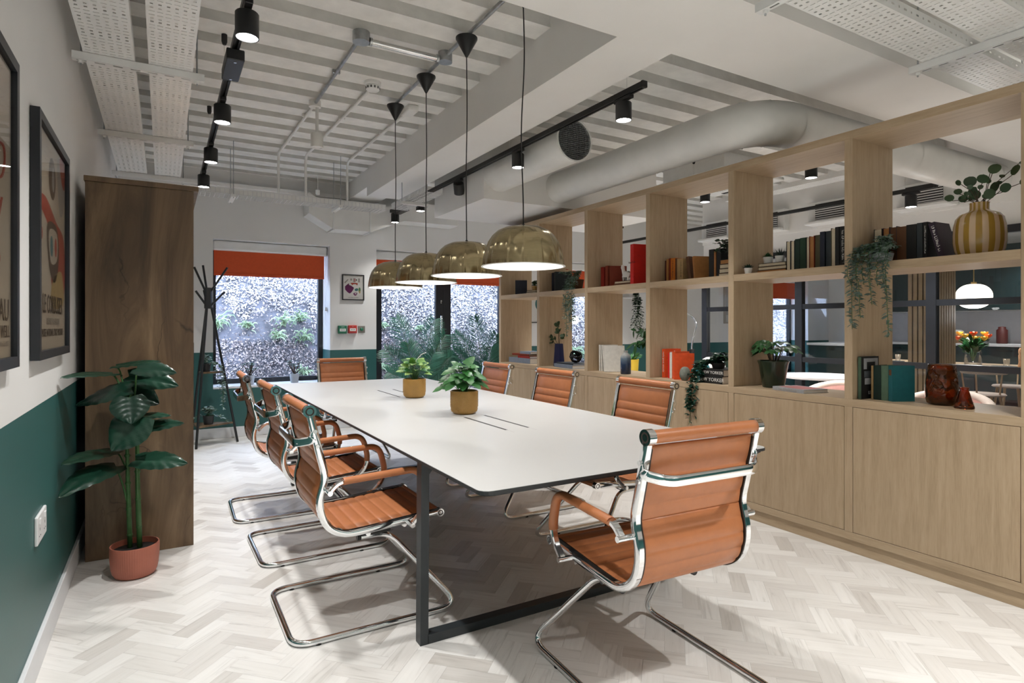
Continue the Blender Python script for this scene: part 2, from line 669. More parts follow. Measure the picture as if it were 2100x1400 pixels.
mat('poster_teal', (.06, .19, .20), .8, noise=.05)
mat('poster_ochre', (.47, .33, .13), .8, noise=.05)
mat('poster_grey', (.36, .34, .31), .8, noise=.05)
mat('plum', (.15, .02, .11), .8, noise=.05)
mat('soft_pink', (.5, .2, .2), .8, noise=.05)
mat('soft_green', (.10, .25, .10), .8, noise=.05)
mat('outdoor_soil', (.060, .058, .066), .95, noise=.6, nscale=5, bump=1., bscale=18)
mat('wire_white', (.66, .67, .68), .4, noise=0)
# ------------------------------------------------------------------ the shell
XL, YF, YB, XR = -.405, 7.44, -2.3, 12.0
SH0, SH1 = 3.29, 3.70          # shelving front and back

bm = new()
box(bm, -.6, XR + .1, YB - .1, 8.0, -.12, -.006)
floor = struct('floor', bm, 'floor_base', label='floor of pale herringbone oak planks')

def planks():
    W, Ln = .0775, .2325
    rng = random.Random(3)
    q = math.sqrt(.5)
    cx, hy, F, H = 1050., 668., 1225., 1.258
    A = math.atan(715 / 1225.)
    c, s = math.cos(A), math.sin(A)
    items = []
    for i in range(-60, 140):
        for j in range(-30, 40):
            for k in (0, 1):
                u = i * W + j * Ln
                v = i * W - j * Ln
                if k == 0:
                    cu, cv, ang = u + Ln / 2, v + W / 2, 0
                else:
                    cu, cv, ang = u + W / 2, v + W + Ln / 2, 90
                x, y = (cu - cv) * q + 1.4, (cu + cv) * q
                if not (XL - .05 < x < SH0 + .12 and -1.6 < y < YF + .02):
                    continue
                d = x * s + y * c
                vis = 0
                if d > .7:
                    px, py = cx + F * (x * c - y * s) / d, hy + F * H / d
                    if -20 < px < 2120 and py < 1420:
                        vis = 1 / d
                items.append((vis, x, y, R(ang + 45)))
    items.sort(reverse=True)
    g = .00022
    def slab(bm, uvl, x, y, rz, off):
        co = [(-Ln / 2 + g, -W / 2 + g), (Ln / 2 - g, -W / 2 + g), (Ln / 2 - g, W / 2 - g), (-Ln / 2 + g, W / 2 - g)]
        ca, sa = math.cos(rz), math.sin(rz)
        top = [bm.verts.new((x + a * ca - b * sa, y + a * sa + b * ca, 0.)) for a, b in co]
        bot = [bm.verts.new((x + a * ca - b * sa, y + a * sa + b * ca, -.006)) for a, b in co]
        f = bm.faces.new(top)
        for lp, (a, b) in zip(f.loops, co):
            lp[uvl].uv = (a + off, b)
        for e in range(4):
            bm.faces.new((bot[e], bot[(e + 1) % 4], top[(e + 1) % 4], top[e]))
    bm = new()
    uvl = bm.loops.layers.uv.new('UVMap')
    slab(bm, uvl, 0, 0, 0, 0)
    first = obj('plank', bm, 'plank', floor)
    me = first.data
    for n, (vis, x, y, rz) in enumerate(items[:300]):
        o = first if n == 0 else link('plank', me, floor)
        o.location = (x, y, 0)
        o.rotation_euler = (0, 0, rz)
    bm = new()
    uvl = bm.loops.layers.uv.new('UVMap')
    for vis, x, y, rz in items[300:]:
        slab(bm, uvl, x, y, rz, 0)
    o = obj('further_planks', bm, 'plank', floor)
    o['kind'] = 'stuff'
planks()
bm = new()
box(bm, SH0 + .1, XR + .1, YB - .1, 8.0, -.006, 0)
obj('lounge_covering', bm, 'lounge_floor', floor)

bm = new()
box(bm, XL - .15, XL, YB, 8.0, 0, 3.2)
struct('wall_left', bm, 'wall_paint')
bm = new()
box(bm, XL - .15, XR + .2, YB - .2, YB, 0, 3.2)
struct('wall_back', bm, 'wall_paint')
bm = new()
box(bm, XR, XR + .2, YB, 8.0, 0, 3.2)
struct('wall_right', bm, 'white_paint')

# window wall with its openings
OPEN = [(.479, 1.763, .567, 2.235), (2.343, 4.54, 0, 2.235), (5.05, 6.25, .25, 2.235), (9.7, 11.3, .3, 2.235)]
bm = new()
x = XL
for (a, b_, z0, z1) in OPEN:
    box(bm, x, a, YF, 7.93, 0, 3.2)
    if z0 > 0:
        box(bm, a, b_, YF, 7.93, 0, z0)
    box(bm, a, b_, YF, 7.93, z1, 3.2)
    x = b_
box(bm, x, XR, YF, 7.93, 0, 3.2)
struct('wall_far', bm, 'wall_paint')

# skirting
bm = new()
box(bm, XL, XL + .016, YB, YF, 0, .115, .003)
struct('baseboard_left', bm, 'skirting_white')
bm = new()
for a, b_ in ((XL, 2.343), (4.54, 9.7)):
    box(bm, a, b_, YF - .016, YF, 0, .115, .003)
struct('baseboard_far', bm, 'skirting_white')

# ribbed steel deck
def deck():
    bm = new()
    prof = []
    k0, k1 = int((YB - .2 - 3.5) / .3) - 1, int((8 - 3.5) / .3) + 2
    for k in range(k0, k1):
        y = 3.5 + .3 * k
        prof += [(y, 3.0), (y + .170, 3.0), (y + .145, 3.105), (y + .325, 3.105)]
    a = [bm.verts.new((XL - .1, y, z)) for y, z in prof]
    b_ = [bm.verts.new((XR + .2, y, z)) for y, z in prof]
    for i in range(len(prof) - 1):
        bm.faces.new((a[i], a[i + 1], b_[i + 1], b_[i]))
    box(bm, XL - .15, XR + .2, YB - .2, 8.0, 3.2, 3.25)
    struct('ceiling', bm, 'deck_paint', label='white painted ribbed steel ceiling deck')
deck()
# boxed beams
bm = new()
box(bm, 1.955, 2.325, 2.31, 6.55, 2.70, 3.15)
box(bm, 1.955, 2.325, 6.55, YF, 2.80, 3.15)
struct('trim_1', bm, 'soffit_paint', label='boxed white beam running towards the windows')
bm = new()
box(bm, XL, 9.5, 1.77, 2.31, 2.70, 3.15)
struct('trim_2', bm, 'soffit_paint', label='wide boxed white soffit crossing the ceiling')
bm = new()
box(bm, 2.50, 4.6, 4.79, 5.92, 2.41, 3.1)
struct('trim_3', bm, 'soffit_paint', label='boxed white bulkhead above the far end of the shelving')
bm = new()
box(bm, XL, 1.955, YF - .05, YF, 2.82, 2.86)
struct('trim_4', bm, 'white_paint', label='narrow ledge along the top of the window wall')
# lounge bulkhead above the glazed partition
bm = new()
box(bm, 6.6, 7.2, YB, 5.95, 2.39, 3.1)
box(bm, 6.62, 6.70, YB, 5.95, 2.17, 2.39)
struct('trim_5', bm, 'white_paint', label='white bulkhead carrying the air grilles in the lounge')

# window sill
bm = new()
box(bm, .479, 1.763, YF - .004, 7.83, .55, .571, .002)
struct('trim_6', bm, 'skirting_white', label='white window sill board')

def window(name, a, b_, z0, z1, y=7.86, fr=.055, panes=1):
    bm = new()
    box(bm, a, a + fr, y - .035, y + .035, z0, z1)
    box(bm, b_ - fr, b_, y - .035, y + .035, z0, z1)
    box(bm, a + fr, b_ - fr, y - .035, y + .035, z0, z0 + fr)
    box(bm, a + fr, b_ - fr, y - .035, y + .035, z1 - fr, z1)
    w = struct(name, bm, 'frame_black')
    bm = new()
    box(bm, a + fr, b_ - fr, y - .006, y + .006, z0 + fr, z1 - fr)
    obj('pane', bm, 'pane', w)
    return w
window('window_1', .479, 1.763, .572, 2.235)
window('window_2', 5.05, 6.25, .25, 2.235)
window('window_3', 9.7, 11.3, .3, 2.235)

# pair of glazed doors
def doors():
    y = 7.86
    bm = new()
    box(bm, 2.343, 2.42, y - .04, y + .04, 0, 2.235)
    box(bm, 4.463, 4.54, y - .04, y + .04, 0, 2.235)
    box(bm, 2.42, 4.463, y - .04, y + .04, 2.16, 2.235)
    d = struct('door_1', bm, 'frame_black', label='black framed pair of glazed garden doors')
    for x0, x1 in ((2.425, 3.438), (3.442, 4.458)):
        bm = new()
        box(bm, x0, x0 + .112, y - .03, y + .03, .01, 2.155)
        box(bm, x1 - .112, x1, y - .03, y + .03, .01, 2.155)
        box(bm, x0 + .112, x1 - .112, y - .03, y + .03, .01, .16)
        box(bm, x0 + .112, x1 - .112, y - .03, y + .03, 2.04, 2.155)
        obj('door_leaf', bm, 'frame_black', d)
        bm = new()
        box(bm, x0 + .112, x1 - .112, y - .006, y + .006, .16, 2.04)
        obj('pane', bm, 'pane', d)
    bm = new()
    cyl(bm, (3.385, y - .085, .93), (3.385, y - .085, 1.40), .016, n=14)
    for z in (1.0, 1.33):
        cyl(bm, (3.385, y - .085, z), (3.41, y - .03, z), .008, n=8)
    obj('pull_handle', bm, 'chrome_ring', d, smooth=True, auto=40)
    bm = new()
    cyl(bm, (3.40, y - .045, 1.61), (3.40, y - .028, 1.61), .012, n=12)
    box(bm, 3.394, 3.406, y - .04, y - .028, 1.575, 1.61)
    obj('lock_cylinder', bm, 'chrome_ring', d)
doors()

# roller blinds
def blind(a, b_, label, drop=1.835, yb=7.60, chain=True):
    t = thing('roller_blind', label, 'blind', ((a + b_) / 2, yb, drop), 0, 'orange roller blinds')
    w = (b_ - a) / 2
    bm = new()
    box(bm, -w, w, -.055, .055, 2.12 - drop, 2.232 - drop, .02, 3)
    obj('cassette', bm, 'white_metal', t)
    bm = new()
    box(bm, -w + .012, w - .03, -.012, -.009, .0, 2.13 - drop)
    f = obj('blind_fabric', bm, 'blind_orange', t)
    bm = new()
    box(bm, -w + .012, w - .03, -.018, -.004, .0, .032, .006, 2)
    obj('hem_bar', bm, 'blind_orange', f)
    if chain:
        bm = new()
        for dy in (-.03, .012):
            tube(bm, [(w - .012, dy, 2.14 - drop), (w - .012, dy, 1.25 - drop)], .0022, 6)
        box(bm, w - .022, w - .002, -.035, .015, 1.44 - drop, 1.49 - drop, .004)
        obj('pull_chain', bm, 'white_metal', t)
blind(.485, 1.755, 'orange roller blind over the window beside the coat stand')
blind(2.35, 4.53, 'wide orange roller blind over the glazed garden doors')
blind(5.06, 6.24, 'orange roller blind of the lounge window behind the shelving', chain=False)
blind(9.72, 11.28, 'orange roller blind beyond the glazed partition', chain=False, drop=1.80)

# glazed partition between lounge and kitchen
def partition():
    x = 6.6
    ys = [-1.3, .14, 1.58, 3.02, 4.45, 5.89]
    bm = new()
    box(bm, x - .03, x + .03, ys[0], ys[-1] + .03, 2.10, 2.17)
    box(bm, x - .03, x + .03, ys[0], ys[-1] + .03, 0, .06)
    p = struct('wall_glazed', bm, 'frame_black', label='black framed glazed partition between lounge and kitchen')
    for y in ys:
        bm = new()
        box(bm, x - .035, x + .035, y - .045, y + .045, .06, 2.10)
        obj('mullion', bm, 'frame_black', p)
    for z in (.857, 1.487):
        bm = new()
        box(bm, x - .028, x + .028, ys[0], ys[-1], z - .03, z + .03)
        obj('glazing_bar', bm, 'frame_black', p)
    for y0, y1 in zip(ys, ys[1:]):
        bm = new()
        box(bm, x - .004, x + .004, y0 + .045, y1 - .045, .06, 2.10)
        obj('pane', bm, 'pane', p)
partition()

# ------------------------------------------------------------------ the bank outside
def bank():
    bm = new()
    nx, ny = 90, 44
    def h(x, v):
        n = math.sin(x * 1.7 + v * 5) * .10 + math.sin(x * 4.1 - v * 9) * .06 + math.sin(x * 9.7 + v * 17) * .03
        if v < .16:
            z = -.2 + v * 1.6
        else:
            z = .056 + (v - .16) * 5.2
        return z + n * min(1, v * 4)
    def p(i, j):
        x = -2.5 + 17.5 * i / nx
        v = j / ny
        y = 8.05 + 3.6 * v + .14 * math.sin(x * 2.3 + v * 4)
        return Vector((x, y, h(x, v)))
    g = [[bm.verts.new(p(i, j)) for j in range(ny + 1)] for i in range(nx + 1)]
    for i in range(nx):
        for j in range(ny):
            bm.faces.new((g[i][j], g[i + 1][j], g[i + 1][j + 1], g[i][j + 1]))
    o = struct('outdoor_ground', bm, 'outdoor_soil', label='earth bank rising steeply outside the windows', smooth=True)
    rng = random.Random(11)
    def scatter(n, vlo, vhi, size, pick=lambda x, v: True):
        bm = new()
        c = 0
        while c < n:
            x = rng.uniform(-2.3, 14.5)
            v = rng.uniform(vlo, vhi)
            if not pick(x, v):
                continue
            c += 1
            y = 8.05 + 3.6 * v + .14 * math.sin(x * 2.3 + v * 4)
            z = h(x, v)
            nrm = Vector((rng.gauss(0, .5), -.8 + rng.gauss(0, .5), .6 + rng.gauss(0, .4))).normalized()
            a, b_ = basis(nrm, Vector((rng.gauss(0, 1), rng.gauss(0, 1), rng.gauss(0, 1))))
            s = size * rng.uniform(.5, 1.4)
            ctr = Vector((x, y, z)) + nrm * .02
            q = [ctr - a * s, ctr - b_ * s * .45 + nrm * s * .2, ctr + a * s, ctr + b_ * s * .45 + nrm * s * .2]
            bm.faces.new([bm.verts.new(w) for w in q])
        return bm
    def edge(x):
        return .62 - .05 * x + .05 * math.sin(x * 2.1)
    nz = lambda x, v: v > max(.285, .50 - .055 * (x - .5)) + .025 * math.sin(x * 4.3) + .015 * math.sin(x * 11) + rng.gauss(0, .014)
    def lit(name, c1, c2):
        m, nt, b = nm(name)
        setp(b, None, .8)
        gg = N(nt, 'ShaderNodeNewGeometry')
        r = ramp(nt, [(0., c1), (.55, tuple(p_ * .62 + q_ * .38 for p_, q_ in zip(c1, c2))), (1., c2)])
        L(nt, gg.outputs['Random Per Island'], r.inputs[0])
        L(nt, r.outputs[0], b.inputs['Base Color'])
        M[name] = m
    lit('dry_leaf', (.10, .08, .07), (.88, .85, .80))
    lit('brown_leaf', (.045, .034, .034), (.46, .37, .33))
    ground = o
    o = obj('dry_leaf_litter', scatter(75000, .24, .72, .020, nz), 'dry_leaf', ground)
    o['kind'] = 'stuff'
    o = obj('brown_leaf_litter', scatter(60000, .18, .50, .018, lambda x, v: v < .36 + .02 * math.sin(5 * x) or rng.random() < .22), 'brown_leaf', ground)
    o['kind'] = 'stuff'
    # tufts and creepers
    def tuft(x, v, s, label, n=30):
        y = 8.05 + 3.6 * v + .14 * math.sin(x * 2.3 + v * 4)
        z = h(x, v)
        bm = new()
        for k in range(n):
            a = rng.uniform(0, 2 * PI)
            l = s * rng.uniform(.4, 1.0)
            d = Vector((math.cos(a) * .8, -.6 + .4 * math.sin(a), rng.uniform(.2, .9)))
            p0 = Vector((rng.gauss(0, .05) * s * 3, rng.gauss(0, .02), rng.gauss(0, .05) * s * 3))
            pts = [p0, p0 + d * l * .5, p0 + d * l * .85 + Vector((0, -.03, -.25 * l)), p0 + d * l + Vector((0, -.05, -.6 * l))]
            sweep(bm, pts, [(.009, 0), (0, .004), (-.009, 0), (0, -.004)], scales=[1, 1.2, .8, .2])
        o = obj('fern_tuft', bm, 'leaf_fern')
        o.location = (x, y - .03, z)
        tag(o, label, 'fern', 'ferns on the bank')
    leafmat('leaf_fern', (.09, .15, .07), (.34, .42, .25), .7)
    tuft(1.05, .40, .15, 'small green fern on the bare earth left of the window centre', 34)
    tuft(1.55, .41, .24, 'broad green fern just right of the window centre')
    tuft(1.42, .37, .17, 'low green fern under the broad one outside the window', 30)
    tuft(1.82, .385, .24, 'green trailing fern at the right side of the first window')
    tuft(1.80, .435, .20, 'topmost green fern at the right side of the first window')
    tuft(.68, .40, .26, 'green fern behind the coat stand outside')
    tuft(1.75, .29, .18, 'low green fern behind the right succulent on the sill')
    tuft(6.6, .30, .26, 'green grassy tuft outside the lounge window')
    tuft(3.1, .38, .13, 'small yellow green fern outside the left garden door', 24)
    tuft(3.65, .38, .13, 'small fern beside the door stile outside', 24)
    tuft(2.9, .26, .20, 'leafy tuft at the foot of the bank by the left garden door')
    tuft(13.2, .3, .3, 'green tuft outside the kitchen window')
bank()
# ------------------------------------------------------------------ conference table
def table():
    t = thing('conference_table', 'long white topped conference table with dark edge and loop legs', 'table', (1.545, 3.65, 0))
    hx, hy = .69, 2.0
    def top_outline(ix, r=.04):
        pts = []
        for (sx, sy, a0) in ((1, 1, 0), (-1, 1, 90), (-1, -1, 180), (1, -1, 270)):
            cx_, cy_ = sx * (hx - ix - r), sy * (hy - ix - r)
            for k in range(5):
                a = R(a0 + k * 22.5)
                pts.append((cx_ + r * math.cos(a), cy_ + r * math.sin(a)))
        return pts
    # top surface in strips around the four cable slots
    slots = [(-.068, -1.064, -.587), (.064, -1.060, -.578), (-.056, .522, 1.046), (.075, .522, 1.056)]
    bm = new()
    prism(bm, top_outline(.012), .7195, .7275)
    obj('top_core', bm, 'table_edge', t)
    bm = new()
    prism(bm, top_outline(0), .7275, .7385)
    obj('edge_band', bm, 'table_edge', t)
    bm = new()
    prism(bm, top_outline(.0015), .7385, .7398)
    top = obj('tabletop', bm, 'table_white', t)
    for (x, y0, y1) in slots:
        bm = new()
        box(bm, x - .0065, x + .0065, y0, y1, .7397, .7402)
        obj('cable_slot', bm, 'slot_black', top)
    for (xa, xb, y0, y1) in ((-.068, .064, -1.14, -.53), (-.056, .075, .45, 1.11)):
        for x_ in (xa, xb):
            for a, b_ in ((y0, y0 + .07), (y1 - .05, y1)):
                bm = new()
                box(bm, x_ - .001, x_ + .001, a, b_, .7396, .74)
                obj('lid_seam', bm, 'socket_seam', top)
    for y in (-1.42, 1.30):
        bm = new()
        # closed loop leg: posts, floor bar, top bar with flared brackets
        for s in (-1, 1):
            v = [(s * .674, 0), (s * .640, 0), (s * .636, .67), (s * .60, .7185), (s * .668, .7185), (s * .67, .67)]
            a = [bm.verts.new((x, y - .024, z)) for x, z in v]
            b_ = [bm.verts.new((x, y + .024, z)) for x, z in v]
            bm.faces.new(a)
            bm.faces.new(b_[::-1])
            for i in range(6):
                bm.faces.new((a[i], b_[i], b_[(i + 1) % 6], a[(i + 1) % 6]))
        box(bm, -.642, .642, y - .024, y + .024, 0, .036)
        box(bm, -.62, .62, y - .024, y + .024, .685, .7185)
        obj('leg_frame', bm, 'table_leg', t)
    for x in (-.25, .25):
        bm = new()
        box(bm, x - .025, x + .025, -1.385, 1.265, .675, .717)
        obj('under_beam', bm, 'table_leg', t)
    bm = new()
    box(bm, -.13, .13, -.95, .95, .60, .615)
    for x in (-.13, .127):
        box(bm, x, x + .003, -.95, .95, .615, .675)
    obj('cable_tray', bm, 'table_leg', t)
table()

# ------------------------------------------------------------------ office chairs
def chair(label, loc, rz):
    t = thing('cantilever_chair', label, 'chair', loc, rz, 'tan leather chairs around the table')
    prof = [(-.243, .905), (-.209, .755), (-.181, .645), (-.212, .54), (-.182, .442), (-.105, .398), (.02, .405), (.16, .417), (.315, .428)]
    P3 = [(x, 0, z) for x, z in prof]
    path = fillet(P3, [.02, .035, .06, .06, .06, .03, .03], 6)
    # resample
    def resample(pts, n):
        d = [0]
        for a, b_ in zip(pts, pts[1:]):
            d.append(d[-1] + (b_ - a).length)
        out = []
        for i in range(n):
            s = d[-1] * i / (n - 1)
            k = max(j for j in range(len(d)) if d[j] <= s + 1e-9)
            k = min(k, len(pts) - 2)
            u = (s - d[k]) / max(1e-9, d[k + 1] - d[k])
            out.append(pts[k].lerp(pts[k + 1], min(1, u)))
        return out, d[-1]
    pts, LEN = resample(path, 241)
    # side rails
    for s in (-1, 1):
        bm = new()
        sec = [(-.013, -.008), (-.009, -.014), (.009, -.014), (.013, -.008), (.013, .008), (.009, .014), (-.009, .014), (-.013, .008)]
        sweep(bm, [p + Vector((0, s * .236, 0)) for p in pts[::3]], sec, ref=(0, 1, 0))
        obj('side_rail', bm, 'chrome', t, smooth=True, auto=35)
        bm = new()
        sweep(bm, [p + Vector((0, s * .222, 0)) for p in pts[6:236:4]], [(-.0025, -.012), (.0025, -.012), (.0025, .012), (-.0025, .012)], ref=(0, 1, 0))
        obj('rail_gasket', bm, 'dark_trim', t)
    # stitched sling: seat and back pads with puffed channels
    def pad(i0, i1, chan, name, m):
        bm = new()
        ys = [-.221, -.214, -.11, 0, .11, .214, .221]
        rows_f, rows_b = [], []
        n = i1 - i0
        for i in range(i0, i1 + 1):
            a, b_ = pts[max(i - 1, 0)], pts[min(i + 1, 240)]
            tg = (b_ - a).normalized()
            nr = Vector((-tg.z, 0, tg.x))          # towards the sitter
            u = (i - i0) / n * chan
            f = (abs(math.sin(PI * u)) if u > 2 or name == 'seat' else abs(math.sin(PI * u / 2))) ** .32
            rf, rb = [], []
            for y in ys:
                e = 0.3 if abs(y) > .22 else 1.
                rf.append(bm.verts.new(pts[i] + nr * ((.003 + .007 * f) * e) + Vector((0, y, 0))))
                rb.append(bm.verts.new(pts[i] - nr * ((.003 + .0065 * f) * e) + Vector((0, y, 0))))
            rows_f.append(rf)
            rows_b.append(rb)
        for rows in (rows_f, rows_b):
            for r0, r1 in zip(rows, rows[1:]):
                for k in range(len(ys) - 1):
                    bm.faces.new((r0[k], r0[k + 1], r1[k + 1], r1[k]))
        for k in (0, len(ys) - 1):
            for i in range(n):
                bm.faces.new((rows_f[i][k], rows_f[i + 1][k], rows_b[i + 1][k], rows_b[i][k]))
        for i in (0, n):
            for k in range(len(ys) - 1):
                bm.faces.new((rows_f[i][k], rows_f[i][k + 1], rows_b[i][k + 1], rows_b[i][k]))
        obj(name, bm, m, t, smooth=True, auto=60)
    pad(4, 128, 10, 'backrest', 'leather')
    pad(128, 238, 9, 'seat', 'leather')
    # rolled ends with chrome caps
    for name, (x, z), r in (('head_roll', (-.246, .916), .021), ('front_roll', (.318, .426), .0125)):
        bm = new()
        cyl(bm, (x, -.222, z), (x, .222, z), r, n=20)
        o = obj(name, bm, 'leather', t, smooth=True, auto=50)
        for s in (-1, 1):
            bm = new()
            R0 = r + .005
            cyl(bm, (x, s * .222, z), (x, s * .249, z), R0, n=20)
            c = obj('end_cap', bm, 'chrome', o, smooth=True, auto=40)
            bm = new()
            lathe(bm, [(R0 * .45, 0), (R0 * .66, 0), (R0 * .66, .001), (R0 * .45, .001), (R0 * .45, 0)], 20)
            xform(bm, Matrix.Translation((x, s * .2492, z)) @ Matrix.Rotation(R(90), 4, 'X'))
            obj('cap_ring', bm, 'dark_trim', o)
    # back brace
    bm = new()
    br = fillet([(-.226, -.24, .83), (-.236, -.243, .80), (-.292, -.19, .785), (-.292, .19, .785), (-.236, .243, .80), (-.226, .24, .83)], [.02, .05, .05, .02], 6)
    sweep(bm, br, [(-.017, -.004), (-.012, -.0065), (.012, -.0065), (.017, -.004), (.017, .004), (.012, .0065), (-.012, .0065), (-.017, .004)], ref=(0, 0, 1))
    o = obj('back_brace', bm, 'chrome', t, smooth=True, auto=35)
    for s in (-1, 1):
        for z in (.835, .775):
            bm = new()
            cyl(bm, (-.226 - (.835 - z) * -.15, s * .248, z), (-.226 - (.835 - z) * -.15, s * .256, z), .008, n=10)
            obj('brace_bolt', bm, 'chrome_ring', o)
    # arms
    for s in (-1, 1):
        y = s * .282
        arm = fillet([(-.178, y, .592), (-.150, y, .620), (-.125, y, .630), (.205, y, .645), (.236, y, .52), (.222, y, .46), (.165, y, .405)], [.02, .03, .055, .05, .05], 7)
        bm = new()
        sweep(bm, arm, [(-.013, -.005), (-.009, -.0085), (.009, -.0085), (.013, -.005), (.013, .005), (.009, .0085), (-.009, .0085), (-.013, .005)], ref=(0, 1, 0))
        for (x, z) in ((-.178, .592), (.168, .408)):
            cyl(bm, (x, s * .238, z), (x, s * .302, z), .0105, n=12)
        a = obj('armrest', bm, 'chrome', t, smooth=True, auto=35)
        sl = [p for p in arm if p.x > -.128 and p.z > .492]
        sl[0] = Vector((-.122, y, .630))
        bm = new()
        sweep(bm, sl, [(.019 * math.cos(q), .015 * math.sin(q)) for q in [2 * PI * i / 12 for i in range(12)]], ref=(0, 1, 0))
        obj('arm_sleeve', bm, 'leather', a, smooth=True, auto=50)
    # cantilever tube
    half = [(-.03, .165, .352), (.105, .165, .352), (.395, .285, .0135), (-.315, .285, .0135)]
    full = half + [(x, -y, z) for x, y, z in half[::-1]]
    bp = fillet(full, [.06, .10, .08, .08, .10, .06], 9)
    bm = new()
    tube(bm, bp, .0125, 12)
    o = obj('cantilever_base', bm, 'chrome', t, smooth=True, auto=60)
    for s in (-1, 1):
        bm = new()
        cyl(bm, (-.034, s * .165, .352), (-.018, s * .165, .352), .014, n=14)
        obj('tube_plug', bm, 'black_plastic', o)
        for x in (.2, -.22):
            bm = new()
            cyl(bm, (x, s * .285, 0), (x, s * .285, .008), .012, n=10)
            obj('glide', bm, 'rubber', o)
    for x, z in ((-.005, .384), (.155, .396)):
        bm = new()
        cyl(bm, (x, -.236, z), (x, .236, z), .010, n=12)
        obj('cross_bar', bm, 'chrome', t, smooth=True, auto=50)
    for s in (-1, 1):
        bm = new()
        box(bm, -.02, .11, s * .165 - .02, s * .165 + .02, .360, .382, .004)
        obj('seat_mount', bm, 'black_plastic', t)
    return t
c0 = chair('tan leather chair on the left side of the table, nearest the camera', (.75, 2.71, 0), 0)
dup(c0, (.755, 3.60, 0), R(1), 'tan leather chair on the left side, middle of the three')
dup(c0, (.715, 4.42, 0), R(-1), 'tan leather chair on the left side, farthest of the three towards the window')
dup(c0, (1.53, 1.605, 0), R(87.3), 'tan leather chair at the near head of the table seen from behind')
dup(c0, (2.265, 2.70, 0), R(180), 'tan leather chair on the shelving side, nearest the camera')
dup(c0, (2.262, 3.64, 0), R(181), 'tan leather chair on the shelving side, middle of the three')
dup(c0, (2.26, 4.54, 0), R(180), 'tan leather chair on the shelving side, farthest of the three')
dup(c0, (1.555, 5.80, 0), R(-88), 'tan leather chair at the far head of the table by the window')
# ------------------------------------------------------------------ brass pendants
def pendant(y, label):
    t = thing('pendant_lamp', label, 'lamp', (1.54, y, 1.55), 0, 'brass pendants over the table')
    outer = [(.2025, 0), (.2015, .02), (.197, .05), (.189, .085), (.176, .12), (.155, .152), (.128, .177), (.095, .192), (.055, .199), (.012, .201)]
    fl = 15
    def mod(a, i):
        k = (1., 1., 1., 1., .9, .6, .25, 0, 0, 0)[i]
        u = (a * fl / (2 * PI)) % 1.
        u = min(u, 1 - u)
        return 1 + .021 * k * math.exp(-(u / .07) ** 2) - .004 * k * math.cos(2 * PI * u)
    bm = new()
    lathe(bm, outer, 15 * 16, mod=mod)
    obj('shade', bm, 'brass', t, smooth=True)
    bm = new()
    lathe(bm, [(r - .004, max(0, z - .003) if i else 0.) for i, (r, z) in enumerate(outer)], 64)
    lathe(bm, [(.2085, .0), (.2085, .003), (.1975, .003), (.1975, .0), (.2085, .0)], 64)
    obj('shade_lining', bm, 'shade_white', t, smooth=True, auto=40)
    bm = new()
    lathe(bm, [(0, .03), (.025, .036), (.042, .06), (.045, .085), (.03, .12), (.016, .14), (.016, .185)], 24)
    obj('bulb', bm, 'bulb', t, smooth=True)
    bm = new()
    cyl(bm, (0, 0, .197), (0, 0, .212), .013, .006, 16)
    obj('cord_grip', bm, 'black_metal', t)
    wob = .012 if y < 2.6 else .004
    pts = [(wob * math.sin(6 * u + y) * math.sin(PI * u), 0, .205 + (1.30 - .205) * u) for u in [i / 24 for i in range(25)]]
    bm = new()
    tube(bm, pts, .0033, 8)
    obj('cord', bm, 'black_plastic', t, smooth=True)
    bm = new()
    lathe(bm, [(0, 1.285), (.006, 1.286), (.064, 1.392), (.064, 1.400), (0, 1.400)], 32)
    obj('ceiling_cone', bm, 'black_metal', t, smooth=True, auto=40)
    bm = new()
    cyl(bm, (0, 0, 1.400), (0, 0, 1.4115), .03, n=16)
    obj('mounting_box', bm, 'galvanised', t)
    pointlight(t, (0, 0, .012), PENDANT_W, .05)
pendant(2.528, 'brass dome pendant nearest the camera, largest of the row')
pendant(3.168, 'brass dome pendant, second of the row from the camera')
pendant(3.794, 'brass dome pendant, third of the row from the camera')
pendant(4.416, 'brass dome pendant farthest from the camera, smallest of the row')

# ------------------------------------------------------------------ track lighting
def track(x, y0, y1, z, label, drops, box_at=()):
    t = thing('lighting_track', label, 'lighting track', (x, y0, z), 0, 'black lighting tracks')
    bm = new()
    l = y1 - y0
    for a, b_ in ((-.018, -.006), (.006, .018)):
        box(bm, a, b_, 0, l, -.017, .017)
    box(bm, -.006, .006, 0, l, -.003, .017)
    obj('rail', bm, 'black_metal', t)
    for y in (-.02, l):
        bm = new()
        box(bm, -.02, .02, y, y + .02, -.02, .02, .003)
        obj('end_cap', bm, 'black_plastic', t)
    for y in box_at:
        bm = new()
        box(bm, -.042, .042, y - y0 - .15, y - y0 + .15, -.075, -.018, .004)
        o = obj('driver_box', bm, 'black_metal', t)
        for dy in (-.12, .12):
            bm = new()
            cyl(bm, (0, y - y0 + dy, -.079), (0, y - y0 + dy, -.074), .007, n=10)
            obj('screw', bm, 'chrome_ring', o)
    for y in drops:
        bm = new()
        tube(bm, [(-.0, y - y0, .017), (-.0, y - y0, 2.96 - z)], .0012, 6)
        o = obj('suspension_wire', bm, 'chrome_ring', t)
        bm = new()
        lathe(bm, [(0, 2.935 - z), (.010, 2.937 - z), (.016, 2.955 - z), (.016, 2.998 - z), (0, 2.998 - z)], 16, (0, y - y0, 0))
        obj('ceiling_cup', bm, 'black_plastic', o, smooth=True, auto=40)
    return t
track(.315, -1.7, 6.35, 2.672, 'long black lighting track on the left beside the cable trays', (.6, 2.9, 3.95, 5.3), (3.45,))
track(2.43, 2.64, 7.10, 2.672, 'black lighting track on the right beside the boxed beam', (2.78, 4.2, 6.0), (6.75,))

